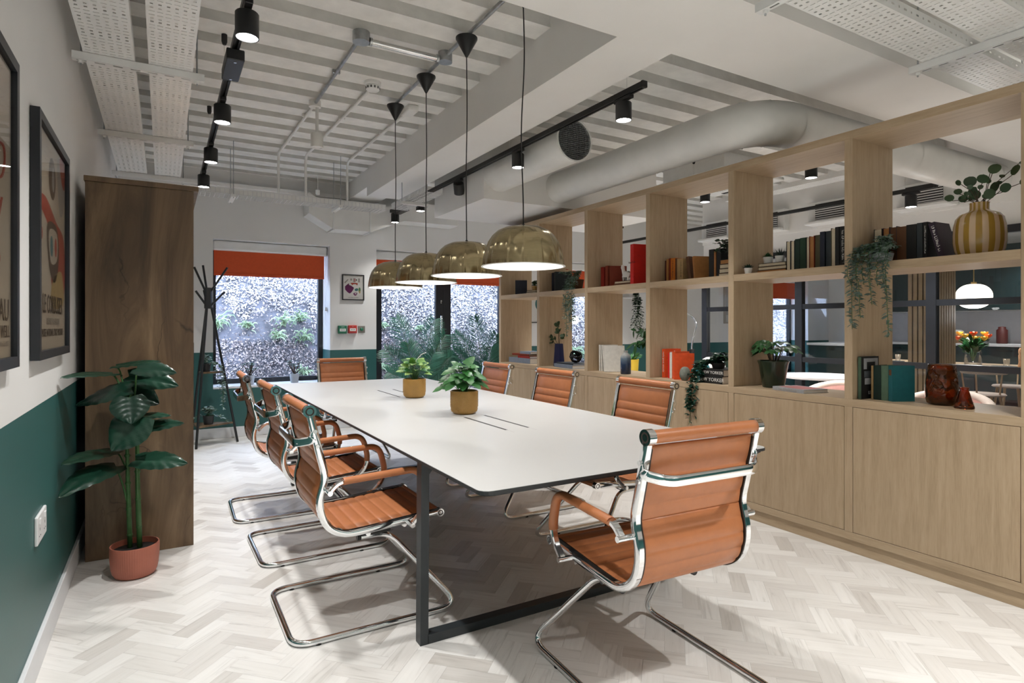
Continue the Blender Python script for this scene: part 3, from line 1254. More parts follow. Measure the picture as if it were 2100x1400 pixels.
def spot(x, y, label, z=2.652, direction=(0, 0, -1), on=True, watts=None, group='black track spotlights', size=108):
    t = thing('track_spotlight', label, 'spotlight', (x, y, z), 0, group)
    bm = new()
    box(bm, -.017, .017, -.075, .075, -.022, .0, .003)
    obj('adapter', bm, 'black_plastic', t)
    bm = new()
    cyl(bm, (0, 0, -.04), (0, 0, -.02), .008, n=10)
    obj('swivel', bm, 'black_plastic', t)
    d = Vector(direction).normalized()
    piv = Vector((0, 0, -.032))
    m = Matrix.Translation(piv) @ Vector((0, 0, -1)).rotation_difference(d).to_matrix().to_4x4()
    bm = new()
    lathe(bm, [(0, 0), (.046, 0), (.049, -.004), (.049, -.108), (.044, -.108), (.044, -.100), (0, -.098)], 32)
    xform(bm, m)
    obj('lamp_body', bm, 'black_metal', t, smooth=True, auto=40)
    bm = new()
    lathe(bm, [(0, -.1005), (.044, -.1015), (.044, -.104), (0, -.106)], 32)
    xform(bm, m)
    obj('lens', bm, 'spot_lens' if on else 'black_gloss', t, smooth=True)
    if on:
        spotlight(t, m @ Vector((0, 0, -.115)), d, watts or SPOT_W, size, .85)
    return t
spot(.315, .4, 'black track spotlight on the left track above the camera', watts=SPOT_W * .8)
spot(.315, -1.0, 'added unseen spotlight on the left track behind the camera, brightening the ceiling', watts=SPOT_W * 3.8)  # added out of view, power raised so its bounce brightens the ceiling
spot(.315, 1.62, 'black track spotlight on the left track just behind the frame')
spot(.315, 2.83, 'large black track spotlight at the top left of the picture')
spot(.315, 4.09, 'black track spotlight just beyond the driver box on the left track')
spot(.315, 5.13, 'black track spotlight third along the left track')
spot(.315, 6.07, 'black track spotlight at the far end of the left track over the cupboard')
spot(2.43, 2.81, 'black track spotlight at the near end of the right track')
spot(2.43, 4.07, 'black track spotlight behind the nearest pendant cord')
spot(2.43, 5.18, 'black track spotlight tilted away, its lens hidden', direction=(.35, .55, -.75), on=False)
spot(2.43, 6.15, 'black track spotlight on the right track between two pendant cords')
spot(2.43, 6.98, 'black track spotlight at the far end of the right track by the duct', watts=SPOT_W * .5)
track(2.4, -1.9, .75, 2.672, 'short black lighting track above and behind the camera', (-1., .3))
spot(2.4, .42, 'black track spotlight above the front right floor', watts=SPOT_W * 1.7)
spot(2.4, -1.2, 'added unseen track spotlight behind the camera for more ceiling bounce', watts=SPOT_W * 3.8)  # extra unseen lamp, overpowered to lift soffit and deck by bounce

# ------------------------------------------------------------------ cable trays with punched holes
def perf(bm, mtx, length, width, cols, pitch, kinds, margin):
    """flat plate along +x with real holes; kinds cycles through (hole length, hole width)"""
    def quad(x0, x1, y0, y1):
        bm.faces.new([bm.verts.new(mtx @ Vector(p)) for p in ((x0, y0, 0), (x1, y0, 0), (x1, y1, 0), (x0, y1, 0))])
    cp = (width - 2 * margin) / cols
    n = int(length / pitch)
    x = 0.
    for i in range(n):
        hl, hw = kinds[i % len(kinds)]
        c = i * pitch + pitch / 2
        quad(x, c - hl / 2, 0, width)
        y = 0.
        for k in range(cols):
            yc = margin + cp * (k + .5)
            quad(c - hl / 2, c + hl / 2, y, yc - hw / 2)
            y = yc + hw / 2
        quad(c - hl / 2, c + hl / 2, y, width)
        x = c + hl / 2
    quad(x, length, 0, width)

def tray(label, p0, ang, length, width, z):
    t = thing('cable_tray', label, 'cable tray', (p0[0], p0[1], z), ang, 'perforated white cable trays')
    kinds = [(.012, .012), (.012, .012), (.005, .022), (.005, .022)]
    bm = new()
    perf(bm, Matrix.Identity(4), length, width, 6, .034, kinds, .006)
    o = obj('perforated_base', bm, 'white_metal', t)
    so = o.modifiers.new('gauge', 'SOLIDIFY')
    so.thickness = .0015
    for y, k in ((0, 0), (width, 1)):
        bm = new()
        perf(bm, Matrix.Translation((0, y, 0)) @ Matrix.Rotation(R(90), 4, 'X'), length, .05, 1, .05, [(.022, .008), (.009, .009)], .01)
        obj('side_flange', bm, 'white_metal', t)
tray('perforated white cable tray against the left wall', (-.125, -1.6), R(90), 7.9, .215, 2.602)
tray('perforated white cable tray between the left lighting track and the wall tray', (.135, -1.6), R(90), 7.9, .2, 2.602)
tray('perforated white cable tray at the top right next to the soffit', (1.85, 1.375), 0, 4.1, .2, 2.602)
tray('perforated white cable tray at the top right corner, farther from the soffit', (1.85, 1.11), 0, 4.1, .2, 2.602)

def strut(label, p0, p1, z=2.60):
    p0, p1 = Vector((*p0, 0)), Vector((*p1, 0))
    l = (p1 - p0).length
    t = thing('strut_channel', label, 'bracket', (p0.x, p0.y, z), math.atan2(p1.y - p0.y, p1.x - p0.x), 'white strut channels')
    bm = new()
    for y in (-.02, .018):
        box(bm, 0, l, y, y + .002, -.038, -.002)
    perf(bm, Matrix.Translation((0, -.02, -.038)), l, .04, 1, .075, [(.042, .009)], .002)
    obj('channel', bm, 'white_metal', t)
    for x in (.035, l - .035):
        bm = new()
        cyl(bm, (x, 0, -.06), (x, 0, 3.0 - z), .0042, n=8)
        r = obj('threaded_rod', bm, 'galvanised', t)
        bm = new()
        cyl(bm, (x, 0, -.052), (x, 0, -.0385), .011, n=6)
        obj('nut', bm, 'white_metal', r)
strut('white strut under the left cable trays above the camera', (-.385, 2.2), (.19, 2.2))
strut('white strut under the left cable trays, nearer of the two in view', (-.385, 3.6), (.19, 3.6))
strut('white strut under the left cable trays, farther of the two in view', (-.385, 4.94), (.19, 4.94))
strut('white strut under the left cable trays behind the cupboard top', (-.385, 6.2), (.19, 6.2))
strut('white strut at the top edge holding the right cable trays', (2.15, 1.0), (2.15, 1.64))
strut('white strut holding the right cable trays beside the shelving', (3.36, 1.0), (3.36, 1.64))
strut('white strut holding the cable trays beyond the shelving', (4.6, 1.0), (4.6, 1.64))

# wire basket tray by the window wall
def basket(label, x0, x1, y0, y1, z, bars):
    t = thing('wire_basket_tray', label, 'cable tray', (x0, y0, z))
    bm = new()
    lx, ly = x1 - x0, y1 - y0
    along_x = lx > ly
    n = int((lx if along_x else ly) / .04)
    for i in range(n + 1):
        if along_x:
            x = lx * i / n
            tube(bm, [(x, 0, .055), (x, 0, 0), (x, ly, 0), (x, ly, .055)], .0034, 5)
        else:
            y = ly * i / n
            tube(bm, [(0, y, .055), (0, y, 0), (lx, y, 0), (lx, y, .055)], .0034, 5)
    w = ly if along_x else lx
    for k in range(5):
        q = w * k / 4
        p = [(0, q, .002), (lx, q, .002)] if along_x else [(q, 0, .002), (q, ly, .002)]
        tube(bm, p, .0034, 5)
    for q in (0, w):
        p = [(0, q, .055), (lx, q, .055)] if along_x else [(q, 0, .055), (q, ly, .055)]
        tube(bm, p, .0034, 5)
    o = obj('wire_mesh', bm, 'wire_white', t)
    o['kind'] = 'stuff'
    for q in (0, w - .003):
        bm = new()
        if along_x:
            box(bm, 0, lx, q, q + .003, .012, .05)
        else:
            box(bm, q, q + .003, 0, ly, .012, .05)
        obj('side_strip', bm, 'white_metal', t)
    for q in bars:
        bm = new()
        if along_x:
            box(bm, q - .02, q + .02, -.06, ly + .06, -.03, -.004)
        else:
            box(bm, -.06, lx + .06, q - .02, q + .02, -.03, -.004)
        b_ = obj('support_bar', bm, 'white_metal', t)
        for e in (0, 1):
            bm = new()
            px, py = (q, -.045 + e * (ly + .09)) if along_x else (-.045 + e * (lx + .09), q)
            cyl(bm, (px, py, -.04), (px, py, 3.0 - z), .0035, n=6)
            obj('hanging_rod', bm, 'galvanised', b_)
basket('white wire basket tray running along in front of the window wall', .22, 2.06, 6.22, 6.42, 2.50, (.35, 1.35))
basket('short white wire basket tray beside the right lighting track', 2.12, 2.30, 5.25, 6.20, 2.515, (.5,))

# ------------------------------------------------------------------ conduits, boxes, detectors
def conduit(label, paths, m, boxes=(), r=.0115, clips=()):
    t = thing('conduit_run', label, 'conduit', paths[0][0])
    o0 = Vector(paths[0][0])
    for p in paths:
        bm = new()
        tube(bm, [v - o0 for v in fillet(p, .09, 8)], r, 12)
        obj('pipe', bm, m, t, smooth=True, auto=60)
    for (x, y, z, rr, h) in boxes:
        bm = new()
        lathe(bm, [(0, 0), (rr, 0), (rr, h), (0, h)], 24, Vector((x, y, z)) - o0)
        obj('junction_box', bm, m, t, smooth=True, auto=40)
    for (x, y, z) in clips:
        bm = new()
        c = Vector((x, y, z)) - o0
        box(bm, c.x - .026, c.x + .026, c.y - .009, c.y + .009, c.z - .004, c.z + .021, .002)
        obj('saddle_clip', bm, m, t)
conduit('galvanised conduit above the pendants joined by a cross pipe', [[(1.55, 2.33, 2.975), (1.55, 4.45, 2.975)], [(1.012, 3.50, 2.975), (1.012, 4.74, 2.975)]], 'galvanised',
        [(1.012, 3.505, 2.935, .05, .062), (1.55, 3.50, 2.935, .045, .062)], .0125, [(1.012, 4.1, 2.972), (1.55, 2.7, 2.972)])
t = thing('cross_pipe', 'bright steel pipe between the two round ceiling boxes', 'conduit', (1.06, 3.5, 2.95))
bm = new()
cyl(bm, (0, 0, 0), (.445, 0, 0), .019, n=16)
obj('pipe', bm, 'chrome_ring', t, smooth=True, auto=50)
for x in (0, .43):
    bm = new()
    cyl(bm, (x, 0, 0), (x + .015, 0, 0), .024, n=16)
    obj('coupling', bm, 'galvanised', t)
conduit('white conduit dropping to the basket tray, leftmost of three', [[(1.014, 4.77, 2.978), (.992, 6.32, 2.978), (.992, 6.32, 2.56)]], 'duct_white', [(1.014, 4.765, 2.95, .045, .05)], .0125, [(1.009, 5.1, 2.978), (1.0, 5.9, 2.978)])
conduit('white conduit dropping to the basket tray, middle of three', [[(1.30, 4.26, 2.978), (1.245, 6.28, 2.978), (1.245, 6.28, 2.56)]], 'duct_white', (), .0125, [(1.28, 5.0, 2.978), (1.26, 5.6, 2.978)])
conduit('white conduit dropping to the basket tray, nearest the boxed beam', [[(1.70, 4.62, 2.978), (1.67, 6.30, 2.978), (1.67, 6.30, 2.56)]], 'duct_white', (), .0125, [(1.69, 5.2, 2.978), (1.68, 5.8, 2.978)])
bm = new()
box(bm, 1.655, 1.745, 4.45, 4.62, 2.95, 3.0, .006)
tag(obj('ceiling_junction_box', bm, 'duct_white'), 'white square junction box on the deck beside the boxed beam', 'junction box')
t = thing('smoke_detector', 'round white smoke detector on the ribbed ceiling', 'detector', (1.293, 4.19, 3.0))
bm = new()
lathe(bm, [(0, 0), (.058, 0), (.058, -.02), (.052, -.026), (0, -.026)], 32)
obj('base', bm, 'white_metal', t, smooth=True, auto=40)
bm = new()
lathe(bm, [(.045, -.026), (.05, -.034), (.048, -.055), (.036, -.066), (0, -.068)], 32, mod=None)
h = obj('sensor_head', bm, 'white_metal', t, smooth=True, auto=40)
for k in range(12):
    a = 2 * PI * k / 12
    bm = new()
    box(bm, .044, .0505, -.004, .004, -.054, -.038)
    xform(bm, Matrix.Rotation(a, 4, 'Z'))
    obj('vent_slot', bm, 'grille_dark', h)
t = thing('hanging_sensor', 'white cylinder sensor hanging on a short rod from the deck', 'sensor', (1.03, 4.765, 2.64))
bm = new()
lathe(bm, [(0, .004), (.036, .004), (.036, 0), (.046, 0), (.047, .01), (.047, .10), (.042, .11), (0, .11)], 32)
obj('housing', bm, 'duct_white', t, smooth=True, auto=40)
bm = new()
lathe(bm, [(0, -.004), (.02, -.002), (.026, .005)], 20)
obj('sensor_eye', bm, 'ceramic_white', t, smooth=True)
bm = new()
cyl(bm, (0, 0, .11), (0, 0, .31), .013, n=14)
obj('drop_rod', bm, 'duct_white', t, smooth=True, auto=40)
t = thing('ceiling_sensor', 'small white sensor hanging in front of the window wall', 'sensor', (1.52, 7.0, 2.75))
bm = new()
lathe(bm, [(0, 0), (.018, .002), (.024, .012), (.024, .055), (.008, .06), (0, .06)], 16)
obj('housing', bm, 'white_metal', t, smooth=True, auto=40)
bm = new()
tube(bm, [(0, 0, .06), (0, 0, .25)], .003, 6)
obj('flex', bm, 'white_metal', t)

# ------------------------------------------------------------------ ducts
def round_duct(name, label, pts, r, seams, grille=False, loc=None):
    o0 = Vector(pts[0])
    t = thing(name, label, 'duct', o0)
    bm = new()
    tube(bm, [Vector(p) - o0 for p in pts], r, 40, caps=False)
    obj('duct_skin', bm, 'duct_white', t, smooth=True)
    for i in seams:
        a, b_ = Vector(pts[i]) - o0, Vector(pts[i + 1]) - o0
        d = (b_ - a).normalized()
        bm = new()
        cyl(bm, a - d * .005, a + d * .005, r + .0035, n=40, caps=False)
        obj('seam_ring', bm, 'duct_white', t, smooth=True)
    return t
pts = [(2.655, 3.617 + (4.79 - 3.617) * i / 6, 2.645) for i in range(7)]
t = round_duct('open_air_duct', 'white round duct with a mesh covered open end facing the camera', pts, .158, (2, 4))
bm = new()
lathe(bm, [(.149, 0), (.160, 0), (.163, .006), (.163, .018), (.158, .022), (.149, .022), (.149, 0)], 40)
xform(bm, Matrix.Rotation(R(-90), 4, 'X'))
obj('rim', bm, 'duct_white', t, smooth=True, auto=40)
bm = new()
lathe(bm, [(.153, .004), (.152, .45), (0, .46)], 32)
xform(bm, Matrix.Rotation(R(-90), 4, 'X'))
obj('inner_sleeve', bm, 'galvanised', t, smooth=True)
bm = new()
k = -.144
while k < .146:
    w = math.sqrt(max(0, .15 ** 2 - k * k))
    box(bm, k - .0014, k + .0014, .006, .008, -w, w)
    box(bm, -w, w, .005, .007, k - .0014, k + .0014)
    k += .0145
o = obj('wire_grille', bm, 'grille_wire', t)
o['kind'] = 'stuff'
pts = [Vector(p) for p in fillet([(3.32, 4.79, 2.60), (3.32, 2.52, 2.60), (9.2, 2.52, 2.60)], .36, 10)]
pts = [pts[0].lerp(pts[1], i / 6) for i in range(6)] + pts[1:-1] + [pts[-2].lerp(pts[-1], i / 8) for i in range(1, 9)]
round_duct('ventilation_duct', 'large white round duct with an elbow passing over the shelving', pts, .147, (2, 4, 6, 9, 12, 15, 18, 20))
t = thing('rectangular_duct', 'white rectangular duct with slanted sections by the window wall', 'duct', (1.15, 7.17, 2.4))
low = [(.30, .16), (.58, 0), (1.02, 0), (1.45, .17), (2.2, .17)]
def seg(a, b_, name='duct_section'):
    bm = new()
    v = [(a[0], a[1]), (b_[0], b_[1]), (b_[0], b_[1] + .24), (a[0], a[1] + .24)]
    f = [bm.verts.new((x, -.04, z)) for x, z in v]
    g = [bm.verts.new((x, .26, z)) for x, z in v]
    bm.faces.new(f)
    bm.faces.new(g[::-1])
    for i in range(4):
        bm.faces.new((f[i], g[i], g[(i + 1) % 4], f[(i + 1) % 4]))
    obj(name, bm, 'duct_white', t)
for a, b_ in zip(low, low[1:]):
    seg(a, b_)
for x, z in low[1:3]:
    bm = new()
    box(bm, x - .008, x + .008, -.05, .268, z - .014, z + .254)
    obj('flange', bm, 'white_metal', t)
# ------------------------------------------------------------------ room divider shelving
PY = [1.13 + .796 * k for k in range(-1, 7)]
TH = .0225
MID, CNT, TOP = 1.60, .852, 2.34
def shelving():
    t = thing('shelving_divider', 'tall oak room divider with open shelves above flush cupboard doors', 'shelving', (SH0, PY[0], 0))
    o0 = Vector((SH0, PY[0], 0))
    D = SH1 - SH0
    def b(name, y0, y1, z0, z1, m, x0=0., x1=D, par=t, bev=.0012):
        bm = new()
        box(bm, x0, x1, y0 - o0.y, y1 - o0.y, z0, z1, bev)
        return obj(name, bm, m, par)
    b('plinth', PY[0] - TH, PY[-1] + TH, 0, .072, 'oak_y', .012, D - .012)
    b('base_rail', PY[0] - TH, PY[-1] + TH, .072, .115, 'oak_y')
    b('counter', PY[0] - TH, PY[-1] + TH, CNT - .042, CNT, 'oak_y')
    b('top_panel', PY[0] - TH, PY[-1] + TH, TOP - .045, TOP, 'oak_y')
    for y in PY:
        b('upright', y - TH, y + TH, CNT, TOP - .045, 'oak')
        b('base_upright', y - TH, y + TH, .115, CNT - .042, 'oak')
    for y0, y1 in zip(PY, PY[1:]):
        b('shelf', y0 + TH, y1 - TH, MID - .045, MID, 'oak_y')
        b('door', y0 + TH + .0025, y1 - TH - .0025, .1175, CNT - .0445, 'oak', .001, .02)
        b('back_panel', y0 + TH, y1 - TH, .115, CNT - .042, 'oak', D - .018, D - .002)
        b('door_recess', y0 + TH, y1 - TH, .115, CNT - .042, 'slat_black', .024, .028, bev=0)
shelving()

# ------------------------------------------------------------------ books
def frot(xa, ya):
    xa, ya = Vector(xa), Vector(ya)
    za = xa.cross(ya)
    return Matrix((xa, ya, za)).transposed().to_euler()
SPINE_DOWN = frot((0, 0, -1), (0, -1, 0))
SPINE_UP = frot((0, 0, 1), (0, 1, 0))
SPINE_FLAT = frot((0, -1, 0), (0, 0, 1))
def book(label, y0, th, h, d, z, cover, pages='paper', x=3.42, fore=False, lean=0., yaw=0., title=None, tcol='ink_white', tsize=None, tdir='down', group=None, face=None, mark=False):
    """upright book; y0 = the end nearer the window, spine towards the table unless fore; lean tips the top towards the camera (+) or the window (-)"""
    t = thing('book', label, 'book', (x, y0, z), 0, group)
    # local frame: thickness along -y, depth along +x, height z
    bm = new()
    c = .0028
    r = .004
    box(bm, 0, d, -c, 0, 0, h)
    box(bm, 0, d, -th, -th + c, 0, h)
    box(bm, -.0015, c * .8, -th, 0, 0, h, .001)
    cov = obj('cover', bm, cover, t)
    bm = new()
    box(bm, c, d - r, -th + c, -c, r, h - r)
    pg = obj('page_block', bm, pages, t)
    parts = [cov, pg]
    if mark:
        marks(cov, tcol, (-.0022, -th / 2, h * .55), SPINE_DOWN, h * .7, tsize or th * .5, int(th * 9999))
    if title:
        rot, sp = (SPINE_DOWN if tdir == 'down' else SPINE_UP), tsize or th * .6
        if tdir == 'flat':
            rot = SPINE_FLAT
        o = text('spine_title', title, sp, tcol, cov, (-.0022, -th / 2, h * .55), rot)
    if face:
        ftxt, fs, fc, fz = face
        text('cover_title', ftxt, fs, fc, cov, (d * .5, -th - .0006, h * fz), frot((1, 0, 0), (0, 0, 1)))
    if fore:
        for o in parts:
            o.data.transform(Matrix.Translation((d, -th, 0)) @ Matrix.Rotation(PI, 4, 'Z'))
    t.rotation_euler = (R(lean), 0, R(-yaw))
    return t
def flat(label, y0, ln, x, d, z, th, cover, pages='paper', yaw=0., title=None, tcol='ink_white', tsize=None, fore=False, group=None):
    """book lying flat; ln along y, long side towards the table"""
    t = thing('book', label, 'book', (x, y0, z), R(yaw), group)
    c = .0025
    bm = new()
    box(bm, 0, d, -ln, 0, 0, c)
    box(bm, 0, d, -ln, 0, th - c, th)
    if not fore:
        box(bm, -.0012, .0022, -ln, 0, 0, th, .001)
    else:
        box(bm, d - .0022, d + .0012, -ln, 0, 0, th, .001)
    cov = obj('cover', bm, cover, t)
    bm = new()
    box(bm, .004, d - .004, -ln + .004, -.004, c, th - c)
    obj('page_block', bm, pages, t)
    if title:
        text('spine_title', title, tsize or th * .62, tcol, cov, (-.0018, -ln / 2, th / 2), SPINE_FLAT)
    return t
G = 'books on the divider'
def rowof(items, y, z, x0, tail, **kw):
    for (th, h, cov, pg, fore, lab, *ex) in items:
        e = ex[0] if ex else {}
        book(lab + tail, y, th, h, .135 + random.uniform(-.012, .012), z, cov, pg, x0 + random.uniform(-.006, .006), fore, group=G, **e)
        y -= th + .0012
# second bay from the camera, upper
rowof([(.030, .195, 'cloth_black', 'paper', True, 'black book with cream page edges out, first of the row'),
       (.027, .195, 'cloth_navy', 'paper', True, 'dark blue book with buff page edges out, second of the row'),
       (.032, .202, 'cloth_bottle', 'paper', False, 'blackish green hardback, third of the row'),
       (.040, .205, 'cloth_green', 'paper', False, 'thick dark green hardback, fourth of the row'),
       (.022, .205, 'cloth_black', 'paper', True, 'thin black book with tan page edges out, fifth of the row'),
       (.032, .208, 'cloth_rust', 'cloth_tan', True, 'book with rust coloured page edges out, sixth of the row'),
       (.034, .210, 'cloth_olive', 'paper', False, 'olive brown hardback, seventh of the row'),
       (.031, .225, 'cloth_navy', 'paper', False, 'tall dark navy hardback, eighth of the row'),
       (.034, .225, 'cloth_slate', 'paper', False, 'slate grey hardback, ninth of the row'),
       (.028, .238, 'cloth_olive', 'paper', True, 'tall book with olive page edges out, tenth of the row'),
       (.024, .240, 'cloth_black', 'paper', False, 'slim tall black hardback, second last of the row'),
       (.036, .240, 'cloth_black', 'paper_white', False, 'tall black lettered hardback, last of the row', dict(mark=True, tsize=.014))],
      2.405, MID, 3.43, ' right of the succulents')
flat('brown book at the bottom of the flat stack under the two succulents', 2.62, .215, 3.42, .15, MID, .026, 'cloth_black', 'cloth_tan', fore=True, group=G)
flat('buff book in the middle of the flat stack under the two succulents', 2.615, .21, 3.425, .145, MID + .026, .022, 'cloth_brown', 'paper', fore=True, group=G)
flat('dark book with cream edges on top of the stack under the two succulents', 2.61, .20, 3.422, .145, MID + .048, .022, 'cloth_black', 'paper', fore=True, group=G)
# nearest bay, upper
rowof([(.044, .20, 'cloth_black', 'paper', True, 'black book with grey cream page edges out at the upright'),
       (.034, .202, 'cloth_maroon', 'cloth_tan', True, 'book with tan page edges out'),
       (.038, .203, 'cloth_navy', 'cloth_brown', True, 'dark blue book with brown page edges'),
       (.050, .196, 'cloth_brown', 'paper', False, 'thick worn brown hardback'),
       (.050, .200, 'cloth_black', 'paper', False, 'thick black hardback'),
       (.027, .203, 'cloth_slate', 'paper', False, 'blue black rounded hardback'),
       (.021, .204, 'cloth_black', 'paper_white', False, 'slim black hardback with a pale title', dict(mark=True, tsize=.008))],
      1.878, MID, 3.46, ' behind the trailing eucalyptus')
book('plum purple hardback leaning against the black books beside the striped vase', 1.545, .030, .195, .14, MID + .0005, 'cloth_purple', 'paper', 3.44, lean=-15, yaw=3, mark=True, tsize=.015, group=G)
# nearest bay, lower
b_ = book('glossy black photo book with a green spine and small photographs on its cover', 1.898, .020, .235, .17, CNT, 'cloth_black', 'paper_white', 3.335, group=G, face=('LEE', .026, 'ink_white', .14))
for nm_, m_, a in (('spine_panel', 'cloth_sage', (-.003, -.001, -.018, -.002, .002, .233)), ('cover_photo', 'cloth_pale_grey', (.02, .16, -.0206, -.0199, .165, .225)),
                   ('cover_photo', 'cloth_pale_grey', (.03, .09, -.0206, -.0199, .08, .115)), ('cover_photo', 'cloth_grey', (.025, .10, -.0206, -.0199, .12, .155)), ('cover_photo', 'cloth_black', (.05, .13, -.0210, -.0205, .165, .205))):
    bm = new()
    box(bm, *a)
    obj(nm_, bm, m_, b_)
book('narrow tan hardback squeezed between the photo book and the green one', 1.862, .012, .185, .13, CNT, 'cloth_beige', 'paper', 3.40, group=G)
book('blackish green cloth hardback with gilt bands in the nearest lower bay', 1.846, .040, .188, .13, CNT, 'cloth_bottle', 'paper', 3.395, group=G)
book('sage green cloth hardback between the dark green and the teal book', 1.803, .038, .19, .13, CNT, 'cloth_sage', 'paper', 3.39, group=G)
b_ = book('teal hardback turned to show its cover, with a brown spine label', 1.762, .028, .192, .13, CNT, 'cloth_teal', 'paper', 3.385, yaw=24, group=G)
bm = new()
box(bm, -.0025, -.001, -.022, -.005, .14, .17)
obj('spine_label', bm, 'cloth_brown', b_)
# second bay lower
flat('white paperback with pink cover lying flat beside the green pot', 2.455, .255, 3.36, .19, CNT, .022, 'cloth_pale_grey', 'paper_white', yaw=-12, title='Yoga: A Manual for Life', tcol='ink_grey', tsize=.016, group=G)
bm = new()
box(bm, .02, .17, -.225, -.03, .0221, .0226)
o = obj('cover_panel', bm, 'soft_pink', bpy.data.objects[[k.name for k in bpy.data.objects if k.name.startswith('book')][-1]])
# third bay upper
rowof([(.018, .175, 'cloth_maroon', 'paper', False, 'thin maroon paperback'),
       (.022, .185, 'cloth_tan', 'paper', False, 'tan paperback'),
       (.020, .19, 'cloth_rust', 'paper', False, 'dull orange paperback'),
       (.044, .188, 'cloth_amber', 'paper', False, 'fat bright amber paperback', dict(mark=True, tsize=.012, tcol='ink')),
       (.024, .182, 'cloth_brown', 'paper', False, 'worn brown paperback'),
       (.020, .178, 'cloth_beige', 'paper', False, 'slim beige paperback'),
       (.042, .175, 'cloth_beige', 'paper', False, 'thick beige hardback with a dark label', dict(mark=True, tsize=.009, tcol='ink'))],
      3.485, MID, 3.44, ' in the orange row of the third upper bay')
book('brown hardback leaning at the end of the orange row', 3.235, .026, .185, .13, MID, 'cloth_brown', 'cloth_tan', 3.44, lean=-9, group=G)
book('tan hardback leaning with its cover showing at the end of the orange row', 3.175, .022, .18, .13, MID, 'cloth_tan', 'paper', 3.43, lean=-8, yaw=18, group=G)
book('black hardback standing left of the narrow gold book', 3.05, .045, .215, .14, MID, 'cloth_black', 'paper', 3.45, group=G)
book('narrow gold spined book between two black ones', 3.003, .016, .20, .13, MID, 'cloth_tan', 'paper', 3.45, group=G)
book('thick black hardback beside the stack with the leafy plant', 2.985, .04, .215, .14, MID, 'cloth_black', 'paper', 3.455, group=G)
for k, (c, p, lab) in enumerate([('cloth_brown', 'paper', 'brown book at the bottom'), ('cloth_black', 'paper', 'black book second from the bottom'), ('cloth_brown', 'paper', 'brown book third from the bottom'), ('cloth_black', 'cloth_tan', 'black book on top')]):
    flat(lab + ' of the flat stack in the third upper bay', 2.94 - .002 * k, .165, 3.42 + .003 * k, .15, MID + .032 * k, .031, c, p, fore=True, group=G)
# third bay lower
book('large bright orange hardback with white spine lettering, leftmost of the orange books', 3.475, .034, .225, .17, CNT, 'cloth_bright_orange', 'paper_white', 3.40, title='really good, actually', tsize=.02, group=G, face=('really', .034, 'ink_white', .88))
book('slim dark red paperback between the orange books', 3.405, .016, .195, .15, CNT, 'cloth_scarlet', 'paper_white', 3.395, group=G)
book('white spined paperback among the orange books', 3.385, .026, .20, .15, CNT, 'cloth_white', 'paper_white', 3.392, group=G)
book('orange hardback with gilt title in the middle of the orange books', 3.355, .034, .208, .15, CNT, 'cloth_orange', 'paper', 3.388, mark=True, tcol='gold', tsize=.010, group=G)
book('plain orange hardback with its cover showing beside the pebble', 3.315, .032, .198, .15, CNT, 'cloth_bright_orange', 'paper_white', 3.36, yaw=32, group=G)
flat('black magazine annual at the bottom under the trailing ivy', 3.04, .20, 3.345, .25, CNT, .052, 'cloth_black', 'paper_white', title='NEW YORKER', tsize=.036, group=G)
flat('black magazine annual lying on top under the trailing ivy', 3.03, .195, 3.35, .24, CNT + .052, .048, 'cloth_black', 'paper_white', title='NEW YORKER', tsize=.03, group=G)
# fourth bay upper
book('dark red hardback at the upright in the bay with the llama', 4.275, .045, .19, .15, MID, 'cloth_red', 'paper', 3.43, group=G)
book('reddish brown leather bound book in the bay with the llama', 4.20, .035, .195, .15, MID, 'cloth_rust', 'paper', 3.42, group=G)
book('rust red hardback turned to show its cover behind the llama', 4.155, .028, .19, .15, MID, 'cloth_rust', 'paper', 3.43, yaw=22, group=G)
flat('brown book at the bottom under the white llama', 4.06, .215, 3.40, .16, MID, .024, 'cloth_brown', 'cloth_tan', group=G)
flat('cream edged book on top under the white llama', 4.055, .205, 3.40, .155, MID + .024, .02, 'cloth_maroon', 'paper', fore=True, group=G)
book('very tall scarlet hardback standing right of the llama', 3.80, .05, .335, .22, MID, 'cloth_scarlet', 'paper_white', 3.36, yaw=10, title='New York', tdir='flat', tcol='cloth_maroon', tsize=.024, group=G)
# fourth bay lower
for k, (yy, ln, tw) in enumerate(((4.264, -1, .018), (4.233, -3, .016), (4.195, -7, .016))):
    book(['upright white catalogue', 'middle white catalogue', 'third white catalogue'][k] + ' of the four leaning in the fourth lower bay', yy, tw, .235, .17, CNT, 'cloth_white', 'paper_white', 3.40, lean=ln, group=G)
book('white catalogue in front of the four, its pale cover showing', 4.155, .014, .232, .18, CNT, 'cloth_white', 'paper_white', 3.37, lean=-8, yaw=34, group=G)
# fifth bay
book('large dark blue black hardback in the fifth upper bay', 5.07, .04, .20, .16, MID, 'cloth_navy', 'paper', 3.43, group=G)
book('slate blue hardback beside the flowering pot in the fifth upper bay', 5.025, .05, .205, .16, MID, 'cloth_slate', 'paper', 3.43, yaw=20, group=G)
flat('thick grey catalogue at the bottom under the black knot', 4.925, .36, 3.36, .24, CNT, .034, 'cloth_steel', 'paper_white', group=G, yaw=-6)
flat('thin dark catalogue lying on top under the black knot', 4.90, .31, 3.37, .22, CNT + .034, .014, 'cloth_slate', 'paper_white', group=G, yaw=-4)
